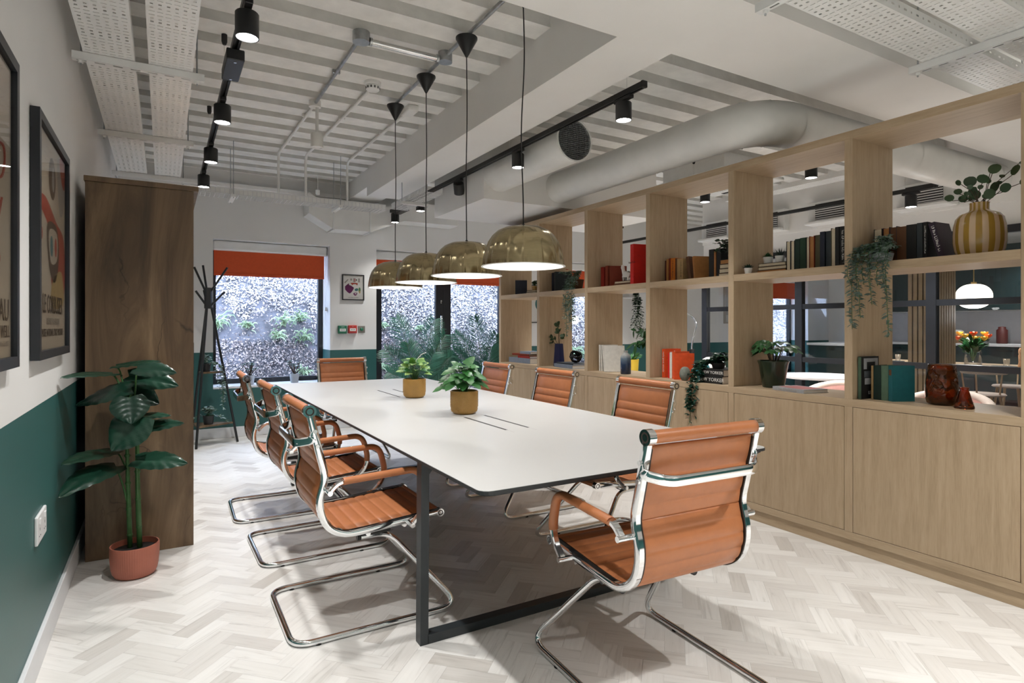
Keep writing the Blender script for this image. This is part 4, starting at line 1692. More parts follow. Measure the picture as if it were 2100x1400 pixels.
# sixth bay
book('dark blue hardback with a grey cover drawing in the farthest upper bay', 5.80, .035, .17, .13, MID, 'cloth_navy', 'paper', 3.43, yaw=30, group=G)
flat('buff book lying in the farthest upper bay under the small pot', 5.56, .20, 3.42, .15, MID, .022, 'cloth_olive', 'paper', fore=True, group=G)
flat('black book lying on the buff one in the farthest upper bay', 5.55, .19, 3.42, .14, MID + .022, .02, 'cloth_black', 'paper', fore=True, group=G)
flat('grey patterned box file at the bottom of the farthest lower stack', 5.86, .45, 3.38, .22, CNT, .055, 'cloth_steel', 'paper_white', group=G)
flat('red book second from the bottom of the farthest lower stack', 5.68, .25, 3.39, .17, CNT + .055, .024, 'cloth_red', 'paper_white', group=G)
flat('dark red book third from the bottom of the farthest lower stack', 5.82, .36, 3.40, .18, CNT + .079, .022, 'cloth_rust', 'paper', group=G)
flat('pale grey book on top of the farthest lower stack', 5.65, .22, 3.40, .17, CNT + .101, .026, 'cloth_steel', 'paper_white', group=G)
# ------------------------------------------------------------------ leaves and plants
def leaf(bm, p, d, n, l, w, k=5, fold=.18, droop=.25, shape='ovate', wave=0.):
    p, d, n = Vector(p), Vector(d).normalized(), Vector(n)
    n = (n - d * n.dot(d)).normalized()
    s = d.cross(n)
    def wid(u):
        if shape == 'heart':
            return math.sqrt(max(0, 1 - u)) * min(1, (u + .05) * 6) ** .6 * (1.05 - .15 * u) if u < 1 else 0
        if shape == 'round':
            return math.sqrt(max(0, 1 - (2 * u - 1) ** 2))
        if shape == 'blade':
            return (1 - u) ** .7 * min(1, u * 8 + .3)
        return math.sin(PI * u ** .85) ** .8 if 0 < u < 1 else 0
    rows = []
    for i in range(k + 1):
        u = i / k
        c = p + d * (l * u) - Vector((0, 0, 1)) * (droop * l * u * u)
        h = wid(u) * w / 2
        if h < 1e-5:
            rows.append([bm.verts.new(c)])
        else:
            wv = wave * h * math.sin(u * 17)
            rows.append([bm.verts.new(c - s * h + n * (fold * h + wv)), bm.verts.new(c), bm.verts.new(c + s * h + n * (fold * h - wv))])
    for a, b in zip(rows, rows[1:]):
        if len(a) == 3 and len(b) == 3:
            bm.faces.new((a[0], a[1], b[1], b[0]))
            bm.faces.new((a[1], a[2], b[2], b[1]))
        elif len(a) == 1 and len(b) == 3:
            bm.faces.new((a[0], b[1], b[0]))
            bm.faces.new((a[0], b[2], b[1]))
        elif len(a) == 3:
            bm.faces.new((a[0], a[1], b[0]))
            bm.faces.new((a[1], a[2], b[0]))

def leafobj(name, parent, m, p, d, n, l, w, solid=0., **kw):
    bm = new()
    leaf(bm, (0, 0, 0), d, n, l, w, **kw)
    o = obj(name, bm, m, parent, smooth=True)
    o.location = p
    return o

def potmesh(name, prof, m, parent, n=32, mod=None, smooth=True, auto=40):
    bm = new()
    lathe(bm, prof, n, mod=mod)
    return obj(name, bm, m, parent, smooth=smooth, auto=auto)

def soil(parent, r, z):
    bm = new()
    lathe(bm, [(r, z - .004), (r * .6, z + .002), (0, z + .004)], 24)
    return obj('soil', bm, 'soil', parent, smooth=True)

def bigleaf(bm, d, n, l, w, droop):
    """broad heart shaped leaf with raised side veins and a drooping rim"""
    d, n = Vector(d).normalized(), Vector(n)
    n = (n - d * n.dot(d)).normalized()
    s = d.cross(n)
    nu, ns = 26, 5
    rows = []
    for i in range(nu + 1):
        u = i / nu
        c = d * (l * u) - Vector((0, 0, 1)) * (droop * l * u * u)
        h = .5 * w * (math.sin(PI * min(1, .16 + .84 * u)) ** .75) * (1 - .25 * u) * 1.12 if u < 1 else 0
        back = .10 * l * (1 - u) ** 6
        r = []
        for j in range(-ns, ns + 1):
            q = j / ns
            vein = .034 * w * math.sin(2 * PI * (u * 5.5 - abs(q) * 1.3)) * abs(q) * (1 - abs(q) * .4)
            lift = .20 * w * abs(q) * (1 - .95 * abs(q)) + vein
            r.append(bm.verts.new(c + s * (h * q) + n * lift - d * (back * abs(q))))
        rows.append(r)
    for a, b in zip(rows, rows[1:]):
        for k in range(2 * ns):
            bm.faces.new((a[k], a[k + 1], b[k + 1], b[k]))

# the big floor plant
def floor_plant():
    t = thing('potted_philodendron', 'tall artificial plant with big dark leaves in a ribbed terracotta pot', 'plant', (-.125, 3.58, 0))
    ribs = 64
    def mod(a, i):
        return 1 + (.012 * abs(math.sin(ribs * a / 2)) if 2 <= i <= 6 else 0)
    potmesh('pot', [(0, 0), (.078, 0), (.088, .006), (.097, .022), (.103, .05), (.107, .10), (.108, .148), (.107, .156), (.102, .156), (.101, .12), (0, .12)], 'terracotta', t, ribs * 4, mod, auto=50)
    soil(t, .1, .132)
    def stem(pts, r0, r1, name='stem'):
        bm = new()
        q = fillet(pts, .12, 6)
        tube(bm, q, r0, 10, scales=[1 + (r1 / r0 - 1) * i / (len(q) - 1) for i in range(len(q))])
        return obj(name, bm, 'stem_green', t, smooth=True)
    A = [(-.02, .012, .12), (-.03, .02, .45), (-.035, .025, .72), (-.04, .03, .93)]
    B = [(.022, -.008, .12), (.012, -.005, .45), (.01, -.002, .72), (.0, .0, .9)]
    stem(A, .0115, .006)
    stem(B, .0125, .006)
    for path, zs in ((A, (.2, .33, .46, .6)), (B, (.24, .38, .52, .66))):
        for z in zs:
            for a, b_ in zip(path, path[1:]):
                if a[2] <= z < b_[2]:
                    u = (z - a[2]) / (b_[2] - a[2])
                    c = Vector(a).lerp(Vector(b_), u)
                    bm = new()
                    lathe(bm, [(.0105, -.008), (.0145, 0), (.0105, .008)], 10, c)
                    obj('stem_node', bm, 'stem_green', t, smooth=True)
    V = lambda *a: Vector(a)
    view = V(.1, -.9, .35)
    up = V(0, 0, 1)
    #      base, tip, width, normal, droop, stem root
    LS = [((-.096, .057, 1.014), (-.26, -.30, 1.05), .11, V(.2, -.1, 1), .06, (-.04, .03, .86)),
          ((-.083, .108, 1.05), (.106, -.003, 1.085), .12, V(-.1, -.25, 1), .06, (-.045, .03, .93)),
          ((.013, -.064, 1.045), (.177, -.16, 1.04), .13, V(.0, -.7, .8), .1, (.0, .0, .9)),
          ((-.027, .075, .998), (.187, -.03, .975), .15, V(-.1, -.8, .6), .12, (-.02, .02, .86)),
          ((-.015, -.03, .945), (-.244, .086, .90), .15, V(.1, -.7, .75), .15, (-.03, .02, .78)),
          ((-.025, .10, .925), (.102, .058, .865), .15, V(0, -.9, .5), .1, (.0, .0, .8)),
          ((-.02, -.085, .905), (-.01, -.135, .79), .20, V(.1, -1, .25), .05, (.0, -.02, .74)),
          ((.017, .061, .792), (.155, -.02, .80), .09, V(0, -.4, 1), .05, (.01, 0, .7)),
          ((.030, -.10, .81), (-.085, -.13, .675), .22, V(-.1, -1, .45), .08, (.01, -.03, .66)),
          ((.002, .046, .73), (.211, -.055, .775), .13, V(-.2, -.5, 1), .1, (.01, 0, .60)),
          ((-.10, .11, .615), (-.26, -.28, .665), .15, V(.1, -.3, 1), .06, (-.03, .02, .52)),
          ((-.082, .026, .55), (-.26, -.36, .60), .17, V(.2, -.3, 1), .2, (-.02, .012, .30)),
          ((.01, -.06, .588), (.224, -.167, .59), .15, V(.0, -.6, .85), .1, (.012, -.005, .35))]
    for base, tip, w, n, dr, root in LS:
        b_, tp = Vector(base), Vector(tip)
        d = tp - b_
        bm = new()
        bigleaf(bm, d, n, d.length * 1.04, w * .84, dr)
        o = obj('leaf', bm, 'leaf_dark', t, smooth=True)
        o.location = base
        md = Vector(root).lerp(b_, .55) + Vector((0, 0, .03))
        bm = new()
        tube(bm, fillet([root, md, base], .08, 6), .0042, 8)
        obj('leaf_stalk', bm, 'stem_green', t, smooth=True)
floor_plant()

# ochre hobnail pots on the table
def hobnail(label, loc, kind):
    t = thing('potted_plant', label, 'plant', loc)
    prof = [(0, 0), (.058, 0), (.068, .006), (.076, .022), (.0795, .05), (.0805, .10), (.0805, .132), (.079, .136), (.0755, .136), (.0745, .11), (0, .11)]
    pot = potmesh('pot', prof, 'ochre_glaze', t, 40)
    bm = new()
    for j in range(13):
        z = .017 + j * .0093
        r = .0745 if j == 0 else (.0775 if j < 3 else .0803)
        for k in range(40):
            a = 2 * PI * (k + (j % 2) * .5) / 40
            c = Vector((r * math.cos(a), r * math.sin(a), z))
            o_ = Vector((math.cos(a), math.sin(a), 0))
            tip = bm.verts.new(c + o_ * .0036)
            sd = Vector((-math.sin(a), math.cos(a), 0)) * .0045
            q = [bm.verts.new(c + v) for v in (sd, Vector((0, 0, .0045)), -sd, Vector((0, 0, -.0045)))]
            for i in range(4):
                bm.faces.new((q[i], q[(i + 1) % 4], tip))
    o = obj('hobnails', bm, 'ochre_glaze', pot, smooth=True)
    o['kind'] = 'stuff'
    soil(t, .073, .118)
    rng = random.Random(5 if kind else 9)
    # leaves over a dome, each on its own stalk
    n_, R0, H0 = ((46, .125, .135), (52, .135, .155))[kind]
    for k in range(n_):
        a = k * 2.39996 + rng.uniform(-.3, .3)
        e = math.sqrt((k + .5) / n_)                       # 0 top, 1 rim
        rad = R0 * e * rng.uniform(.75, 1.08)
        hz = H0 * (math.sqrt(max(0, 1 - e * e * .92)) * rng.uniform(.75, 1.05))
        out = Vector((math.cos(a), math.sin(a), 0))
        p = out * (rad * .72) + Vector((0, 0, .135 + hz))
        d = out * (.5 + e) + Vector((0, 0, .55 - 1.25 * e + rng.uniform(-.2, .2)))
        if kind == 0:
            d = out * (.5 + .5 * e) + Vector((rng.gauss(0, .3), rng.gauss(0, .3), .75 - .75 * e))
        nr = out * e * .9 + Vector((-.1, -.35, .8))
        l = rng.uniform(.055, .08) if kind == 0 else rng.uniform(.065, .095)
        leafobj('leaf', t, ('leaf_lime' if k % 3 else 'leaf_mid') if kind == 0 else 'leaf_mid', p, d, nr, l, l * (.74 if kind == 0 else .88), k=7, shape='heart', droop=.18, fold=.2 if kind == 0 else -.12, wave=.12)
        bm = new()
        tube(bm, [(p.x * .15, p.y * .15, .12), (p.x * .55, p.y * .55, .12 + (p.z - .12) * .7), p], .0017, 5)
        obj('leaf_stalk', bm, 'stem_green', t)
    if kind == 0:
        bm = new()
        tube(bm, [(0, 0, .2), (.01, -.01, .27), (.045, -.02, .31), (.08, -.03, .325)], .0022, 5)
        obj('pale_sprig', bm, 'ceramic_white', t)
hobnail('variegated pothos in an ochre hobnail pot, farther of the two on the table', (1.573, 4.10, .7402), 0)
hobnail('bushy green plant in an ochre hobnail pot, nearer of the two on the table', (1.54, 3.20, .7402), 1)

# palms by the doors
def palm(label, loc, tips, seed):
    t = thing('potted_palm', label, 'palm', loc, 0, 'palms by the garden doors')
    potmesh('pot', [(0, 0), (.13, 0), (.14, .01), (.165, .30), (.165, .32), (.15, .32), (.15, .26), (0, .26)], 'black_plastic', t)
    soil(t, .15, .28)
    rng = random.Random(seed)
    for (tx, ty, tz) in tips:
        tip = Vector((tx, ty, tz)) - Vector(loc)
        base = Vector((tip.x * .05, tip.y * .05, .28))
        mid = Vector((tip.x * .45, tip.y * .45, base.z + (tip.z - base.z) * .72 + .05))
        pts = []
        for i in range(25):
            u = i / 24
            pts.append(base * (1 - u) ** 2 + mid * 2 * u * (1 - u) + tip * u * u)
        bm = new()
        tube(bm, pts, .006, 6, scales=[1 - .8 * i / 24 for i in range(25)])
        fr = obj('frond_stalk', bm, 'stem_green', t, smooth=True)
        bm = new()
        for i in range(7, 25):
            tg = (pts[min(i + 1, 24)] - pts[i - 1]).normalized()
            sd = tg.cross(Vector((0, -1, .5))).normalized()
            u = (i - 7) / 17
            ln = .20 * math.sin(PI * (.2 + .7 * u)) + .04
            for s in (-1, 1):
                for h in (0, .5):
                    p = pts[i].lerp(pts[i - 1], h)
                    d = (sd * s * .9 + tg * .8 + Vector((0, 0, rng.uniform(-.12, .02))))
                    leaf(bm, p, d, Vector((0, -1, .6)), ln * rng.uniform(.9, 1.1), .0145, 3, .25, .10, 'blade')
        o = obj('frond_leaflets', bm, 'leaf_palm', fr, smooth=True)
        o['kind'] = 'stuff'
palm('potted palm with dark fronds behind the table, in front of the left garden door', (2.66, 6.72, 0),
     [(2.381, 6.80, 1.35), (2.82, 6.68, 1.33), (2.27, 6.88, .98), (2.92, 6.60, 1.15), (3.0, 6.57, .90), (2.25, 6.70, .72), (3.0, 6.50, .70), (2.55, 6.85, 1.05), (2.7, 6.4, .95)], 3)
palm('potted palm with green fronds beside the shelving, in front of the right garden door', (3.50, 6.66, 0),
     [(3.36, 6.70, 1.36), (3.15, 6.80, 1.16), (3.62, 6.60, 1.15), (3.13, 6.80, .95), (3.75, 6.55, .9), (3.45, 6.4, 1.0), (3.25, 6.5, .75)], 4)

# ------------------------------------------------------------------ left side: cupboard, posters, socket
t = thing('tall_cupboard', 'tall rustic dark oak cupboard standing against the left wall', 'cupboard', (-.36, 3.887, 0))
for nm_, a in (('side_panel', (0, .51, 0, .022, 0, 2.03)), ('side_panel', (0, .51, 1.478, 1.50, 0, 2.03)), ('back_panel', (0, .01, .022, 1.478, .0, 2.03)),
               ('top_panel', (-.005, .535, -.012, 1.512, 2.03, 2.058)), ('bottom_panel', (.01, .49, .022, 1.478, .0, .06)),
               ('door', (.49, .51, .024, .748, .065, 2.027)), ('door', (.49, .51, .752, 1.476, .065, 2.027)),
               ('shelf', (.01, .485, .022, 1.478, .68, .70)), ('shelf', (.01, .485, .022, 1.478, 1.35, 1.37))):
    bm = new()
    box(bm, *a, .0015)
    o = obj(nm_, bm, 'rustic_oak', t)
    if nm_ == 'door':
        y = .72 if a[2] < .5 else .78
        bm = new()
        tube(bm, fillet([(.51, y, .95), (.535, y, .95), (.535, y, 1.15), (.51, y, 1.15)], .012, 4), .005, 8)
        obj('handle', bm, 'black_metal', o, smooth=True)

def frame(name, label, loc, w, h, wall, fw=.032, dp=.028, paper='poster_paper', glass=True):
    """picture frame: local x across, z up, facing -y; wall = rotation about z"""
    t = thing(name, label, 'picture', loc, wall)
    bm = new()
    for a in ((-w / 2, -w / 2 + fw, 0, h), (w / 2 - fw, w / 2, 0, h)):
        box(bm, a[0], a[1], -dp, 0, a[2], a[3])
    for a in ((0, fw), (h - fw, h)):
        box(bm, -w / 2 + fw, w / 2 - fw, -dp, 0, a[0], a[1])
    obj('frame', bm, 'frame_black', t)
    bm = new()
    box(bm, -w / 2 + fw, w / 2 - fw, -.012, -.004, fw, h - fw)
    p = obj('print', bm, paper, t)
    if glass:
        bm = new()
        box(bm, -w / 2 + fw, w / 2 - fw, -.020, -.0185, fw, h - fw)
        obj('glazing', bm, 'picture_glass', t)
    return t, p
def blob(parent, name, m, pts, y, wob=0):
    """flat printed shape from a closed outline, smoothed"""
    bm = new()
    v = [Vector((a, 0, b)) for a, b in pts]
    n = len(v)
    out = []
    for i in range(n):
        p0, p1, p2, p3 = v[i - 1], v[i], v[(i + 1) % n], v[(i + 2) % n]
        for k in range(5):
            u = k / 5
            out.append(.5 * ((2 * p1) + (p2 - p0) * u + (2 * p0 - 5 * p1 + 4 * p2 - p3) * u * u + (3 * p1 - p0 - 3 * p2 + p3) * u ** 3))
    f = bm.faces.new([bm.verts.new((q.x, y, q.z)) for q in out])
    bmesh.ops.triangulate(bm, faces=[f])
    return obj(name, bm, m, parent)
def ellipse(cx, cz, rx, rz, n=10):
    return [(cx + rx * math.cos(2 * PI * i / n), cz + rz * math.sin(2 * PI * i / n)) for i in range(n)]
WL = R(90)      # faces +x, local x runs along +y ... towards the windows
FR = frot((1, 0, 0), (0, 0, 1))
t, p = frame('framed_poster', 'black framed exhibition poster with red and brown abstract shapes beside the cupboard', (XL + .002, 3.045, 1.135), .78, .895, WL)
blob(p, 'printed_shape', 'poster_red', [(-.33, .60), (-.15, .62), (.10, .56), (.33, .50), (.33, .26), (.06, .22), (-.02, .30), (-.05, .48), (-.2, .55), (-.33, .56)], -.0124)
blob(p, 'printed_shape', 'poster_brown', [(-.12, .52), (.1, .54), (.18, .46), (.15, .36), (.05, .30), (-.08, .36)], -.0127)
blob(p, 'printed_shape', 'poster_paper', [(-.08, .50), (.12, .51), (.12, .40), (-.04, .38)], -.013)
blob(p, 'printed_shape', 'poster_teal', ellipse(-.02, .445, .035, .042), -.0133)
blob(p, 'printed_shape', 'poster_red', ellipse(.085, .45, .03, .04), -.0133)
blob(p, 'printed_shape', 'poster_brown', ellipse(0, .72, .085, .085), -.0127)
blob(p, 'printed_shape', 'poster_grey', ellipse(.02, .72, .03, .05), -.013)
blob(p, 'printed_shape', 'poster_grey', [(.14, .84), (.30, .82), (.33, .66), (.22, .60), (.15, .70)], -.0124)
blob(p, 'printed_shape', 'poster_red', [(.2, .85), (.34, .85), (.34, .74), (.25, .76)], -.0127)
blob(p, 'printed_shape', 'poster_ochre', [(.0, .30), (.25, .36), (.31, .22), (.0, .2)], -.0127)
blob(p, 'printed_shape', 'poster_red', ellipse(-.27, .47, .045, .03), -.0127)
text('poster_title', 'LE CORBUSIER', .105, 'ink', p, (.02, -.0136, .205), FR, sx=.74)
text('poster_line', '\u0152UVRE PLASTIQUE', .038, 'ink_grey', p, (.02, -.0136, .14), FR)
text('poster_line', "MUSEE NATIONAL D'ART MODERNE", .043, 'ink', p, (.02, -.0136, .095), FR, sx=.76)
t, p = frame('framed_poster', 'black framed exhibition poster with a red line drawing cut by the left picture edge', (XL + .002, 1.92, 1.135), .78, .91, WL)
bm = new()
sq = [(.18 + .10 * math.sin(a * 2.1) * (1 - a / 9), .62 - a * .045 + .03 * math.sin(a * 3.7)) for a in [i * .12 for i in range(76)]]
tube(bm, [(x, -.0125, z) for x, z in sq], .004, 5)
obj('red_line_drawing', bm, 'poster_red', p)
text('poster_title', 'AU', .09, 'ink', p, (.33, -.0136, .165), FR, align='RIGHT')
text('poster_line', 'E WEILL', .05, 'ink', p, (.335, -.0136, .105), FR, align='RIGHT', sx=.8)
marks(p, 'ink_grey', (.25, -.0136, .07), FR, .15, .015, 4)

t = thing('double_socket', 'white double wall socket on the green part of the left wall', 'socket', (XL, 2.84, .455), WL)
bm = new()
box(bm, -.095, .095, -.011, 0, 0, .105, .004, 2)
pl = obj('face_plate', bm, 'socket_white', t)
for x in (-.052, .052):
    bm = new()
    box(bm, x - .012, x + .012, -.0145, -.010, .07, .092, .002)
    obj('rocker_switch', bm, 'socket_white', pl)
    for dx, z, w, h in ((0, .052, .004, .010), (-.012, .028, .009, .004), (.012, .028, .009, .004)):
        bm = new()
        box(bm, x + dx - w / 2, x + dx + w / 2, -.0114, -.0105, z - h / 2, z + h / 2)
        obj('pin_hole', bm, 'slot_black', pl)

# ------------------------------------------------------------------ far wall fittings
t, p = frame('framed_print', 'small black framed print of plum furniture on the pier between window and doors', (2.043, YF - .001, 1.577), .274, .32, 0, .012, .022, 'paper_white', True)
def pb(m, pts, y=-.0125):
    blob(p, 'printed_shape', m, pts, y)
def pbox(m, x0, x1, z0, z1, y=-.0126):
    bm = new()
    box(bm, x0, x1, y - .0002, y + .0002, z0, z1)
    obj('printed_shape', bm, m, p)
pb('plum', [(-.10, .15), (-.06, .19), (.0, .165), (.005, .14), (-.04, .085), (-.09, .12)])
pb('plum', [(-.10, .17), (-.06, .205), (-.05, .195), (-.095, .155)])
pb('poster_red', [(-.03, .215), (.05, .215), (.055, .20), (.05, .185), (.035, .2), (-.0, .198), (-.012, .185), (-.02, .2)])
pbox('poster_grey', .0, .03, .225, .275)
pbox('soft_pink', .012, .026, .23, .27, -.0129)
pbox('poster_grey', .062, .085, .225, .275)
pbox('ink', .034, .046, .245, .262)
pbox('poster_grey', -.035, -.015, .245, .27)
pb('soft_green', ellipse(.08, .13, .014, .032))
pb('poster_ochre', ellipse(.082, .105, .009, .018), -.0129)
pb('plum', [(.005, .09), (.045, .095), (.05, .08), (.035, .06), (.01, .065)])
pb('ceramic_white', ellipse(.03, .082, .012, .006), -.0129)
pb('poster_teal', [(.02, .14), (.055, .15), (.06, .125), (.03, .115)])
pb('poster_grey', [(-.105, .225), (-.065, .262), (-.065, .245), (-.1, .208)])
marks(p, 'ink', (0, -.0132, .034), FR, .125, .009, 7)
def callpoint(name, label, x0, x1, z0, z1, m):
    t = thing(name, label, 'call point', ((x0 + x1) / 2, YF, z0))
    w, h = (x1 - x0) / 2, z1 - z0
    bm = new()
    box(bm, -w, w, -.045, 0, 0, h, .004)
    b_ = obj('housing', bm, m, t)
    bm = new()
    box(bm, -w * .72, w * .72, -.047, -.0445, h * .28, h * .62, .001)
    pl = obj('press_plate', bm, 'ink_white', b_)
    for k in (-1, 0, 1):
        bm = new()
        lathe(bm, [(0, -.0005), (w * .11, -.0005), (w * .11, .0005), (0, .0005)], 10)
        xform(bm, Matrix.Translation((k * w * .36, -.0473, h * .45)) @ Matrix.Rotation(R(90), 4, 'X'))
        obj('printed_dot', bm, 'ink', pl)
    marks(b_, 'ink_white', (0, -.0455, h * .82), FR, w * (.25 if m == 'call_red' else .8), h * .1, 3)
    bm = new()
    box(bm, -w * .8, w * .8, -.05, -.046, -.012, h * .16, .002)
    obj('clear_flap', bm, 'pane', b_)
callpoint('emergency_door_release', 'green emergency door release box on the pier, leftmost of three', 1.855, 1.957, 1.163, 1.262, 'call_green')
callpoint('fire_call_point', 'red fire alarm call point between the green box and the steel plate', 1.979, 2.083, 1.166, 1.266, 'call_red')
t = thing('exit_button', 'square steel plate with a green push button on the pier', 'button', (2.152, YF, 1.170))
bm = new()
box(bm, -.043, .043, -.008, 0, 0, .088, .002)
obj('face_plate', bm, 'steel_plate', t)
bm = new()
lathe(bm, [(.022, 0), (.020, .008), (.012, .014), (0, .015)], 20)
xform(bm, Matrix.Translation((0, -.008, .044)) @ Matrix.Rotation(R(90), 4, 'X'))
obj('push_button', bm, 'call_green', t, smooth=True)

# sill succulents
def sill_pot(label, x, seed):
    t = thing('potted_succulent', label, 'plant', (x, 7.60, .5715), 0, 'succulents on the window sill')
    potmesh('pot', [(0, 0), (.042, 0), (.044, .004), (.056, .105), (.054, .107), (.050, .10), (0, .09)], 'grey_pot', t)
    rng = random.Random(seed)
    for k in range(9):
        a = rng.uniform(0, 2 * PI)
        r = rng.uniform(.02, .07)
        top = Vector((r * math.cos(a), r * math.sin(a), rng.uniform(.15, .25)))
        bm = new()
        tube(bm, [(0, 0, .09), top * .55 + Vector((0, 0, .05)), top], .004, 6)
        s = obj('stem', bm, 'stem_brown', t)
        bm = new()
        for j in range(12):
            b = 2 * PI * j / 12 + rng.random()
            d = Vector((math.cos(b), math.sin(b), rng.uniform(-.1, .6)))
            leaf(bm, top, d, Vector((0, 0, 1)), rng.uniform(.03, .045), .018, 3, .3, -.1, 'round')
        obj('leaf_rosette', bm, 'leaf_grey', s, smooth=True)
sill_pot('grey potted succulent on the sill nearer the coat stand', .875, 1)
sill_pot('grey potted succulent on the sill nearer the end chair', 1.375, 2)

# coat stand
def coat_stand():
    c = Vector((.41, 7.05, 0))
    t = thing('coat_stand', 'black tripod coat stand with branching arms and two small shelves', 'coat stand', c)
    feet = [Vector((-.122, -.165, 0)), Vector((.287, .06, 0)), Vector((-.16, .20, 0))]
    hubz = (1.44, 1.66)
    r_, f_ = Vector((.8637, -.504, 0)), Vector((.504, .8637, 0))
    tops = [Vector((-.012, -.012, 1.50)), Vector((.022, .004, 1.50)), Vector((-.012, .018, 1.50))]
    bm = new()
    lathe(bm, [(0, hubz[0]), (.038, hubz[0]), (.04, hubz[0] + .01), (.04, hubz[1] - .01), (.038, hubz[1]), (0, hubz[1])], 6)
    obj('hub', bm, 'black_metal', t)
    for f, tp in zip(feet, tops):
        bm = new()
        tube(bm, [f, tp], .0125, 12)
        obj('leg', bm, 'black_metal', t, smooth=True, auto=50)
    arms = [(-.02, 1.60, -.134, 1.875, -.03), (-.012, 1.60, -.088, 1.90, .06), (.025, 1.62, .20, 1.872, .0),
            (-.02, 1.47, -.118, 1.625, -.03), (-.012, 1.47, -.078, 1.635, .06), (.025, 1.47, .172, 1.617, .0)]
    for l0, z0, l1, z1, dd in arms:
        bm = new()
        tube(bm, [r_ * l0 + Vector((0, 0, z0)), r_ * l1 + f_ * dd + Vector((0, 0, z1))], .011, 10)
        obj('arm', bm, 'black_metal', t, smooth=True, auto=50)
    for z in (.215, .768):
        u = z / 1.5
        tri = [f.lerp(tp, u) for f, tp in zip(feet, tops)]
        bm = new()
        prism(bm, [(v.x * 1.02, v.y * 1.02) for v in tri], z - .009, z + .009)
        obj('shelf', bm, 'rustic_oak', t)
coat_stand()
def trail(bm, pts, rng, ls, lw, step, spread=1., shape='ovate'):
    """leaves in pairs along a hanging stem"""
    pts = [Vector(p) for p in pts]
    acc = 0.
    for a, b in zip(pts, pts[1:]):
        sl = (b - a).length
        n = max(1, int(sl / step))
        for i in range(n):
            p = a.lerp(b, i / n)
            for s in (0, 1):
                an = rng.uniform(0, 2 * PI)
                d = Vector((math.cos(an) * spread, math.sin(an) * spread, rng.uniform(-.5, .5)))
                leaf(bm, p, d, Vector((rng.gauss(0, .4) - .3, rng.gauss(0, .4) - .3, 1)), ls * rng.uniform(.7, 1.25), lw * rng.uniform(.8, 1.2), 3, .2, .2, shape)
def trailing(name, label, loc, strands, m, ls, lw, step, seed, potr=None, poth=None, potm='black_plastic', stemm='stem_green', shape='ovate', cat='plant'):
    t = thing(name, label, cat, loc)
    rng = random.Random(seed)
    if potr:
        potmesh('pot', [(0, 0), (potr * .8, 0), (potr, poth), (potr * .9, poth), (potr * .88, poth * .85), (0, poth * .85)], potm, t, 24)
    for s in strands:
        q = fillet(s, .06, 5)
        q = [q[0]] + [v + Vector((rng.gauss(0, .004), rng.gauss(0, .004), 0)) for v in q[1:]]
        bm = new()
        tube(bm, q, .0016, 5)
        st = obj('stem', bm, stemm, t)
        bm = new()
        trail(bm, q, rng, ls, lw, step, shape=shape)
        o = obj('foliage', bm, m, st, smooth=True)
        o['kind'] = 'stuff'
    return t
def bushy(r, z0, h, n, rng, off=(0, 0)):
    out = []
    for k in range(n):
        a = rng.uniform(0, 2 * PI)
        q = rng.uniform(.3, 1.) * r
        out.append([(0, 0, z0), (q * .4 * math.cos(a), q * .4 * math.sin(a), z0 + h * rng.uniform(.6, 1.)), (q * math.cos(a) + off[0], q * math.sin(a) + off[1], z0 + h * rng.uniform(.2, .9))])
    return out
_r = random.Random(21)
trailing('potted_trailing_plant', 'grey green trailing plant in a black pot on the upper coat stand shelf', (.39, 7.06, .777),
         bushy(.09, .08, .10, 7, _r) + [[(0, 0, .08), (.10, -.06, .11), (.15, -.09, .0), (.155, -.095, -.25 - .08 * k)] for k in range(3)] + [[(0, 0, .08), (.07, -.07, .1), (.11, -.10, -.05), (.115, -.105, -.20)]],
         'leaf_grey', .032, .017, .016, 5, .048, .085)
trailing('potted_leafy_plant', 'leafy grey green plant in a black pot on the lower coat stand shelf', (.41, 7.04, .224),
         bushy(.12, .09, .10, 9, _r) + [[(0, 0, .09), (.10, -.05, .10), (.17, -.09, .02)], [(0, 0, .09), (-.10, .05, .09), (-.17, .09, .01)]], 'leaf_grey', .045, .026, .03, 6, .055, .09)
# ------------------------------------------------------------------ objects on the divider
_r = random.Random(33)
# nearest bay, upper: trailing eucalyptus and striped vase
st = bushy(.12, .03, .13, 14, _r) 
for k, (y, zl) in enumerate(((.085, -.36), (.07, -.20), (.03, -.12), (.0, -.14), (-.015, -.23), (-.05, -.13), (-.10, -.40), (-.085, -.2), (.1, -.12), (.05, -.30))):
    st.append([(0, 0, .03), (-.05, y * .6, .12), (-.115, y, .05), (-.125 - .004 * k, y, -.05), (-.122, y + _r.uniform(-.01, .01), zl)])
trailing('trailing_eucalyptus', 'silvery green trailing eucalyptus spilling over the nearest upper shelf', (3.385, 1.80, MID), st, 'leaf_grey', .030, .014, .009, 8, .06, .05, 'grey_pot')
t = thing('striped_vase', 'round ochre and cream striped vase holding eucalyptus stems', 'vase', (3.50, 1.392, MID))
prof = [(0, 0), (.080, 0), (.094, .010), (.103, .035), (.1085, .070), (.109, .11), (.106, .155), (.099, .190), (.082, .211), (.055, .222), (.043, .228), (.040, .236), (.040, .262), (.042, .268), (.038, .268), (.035, .24), (0, .238)]
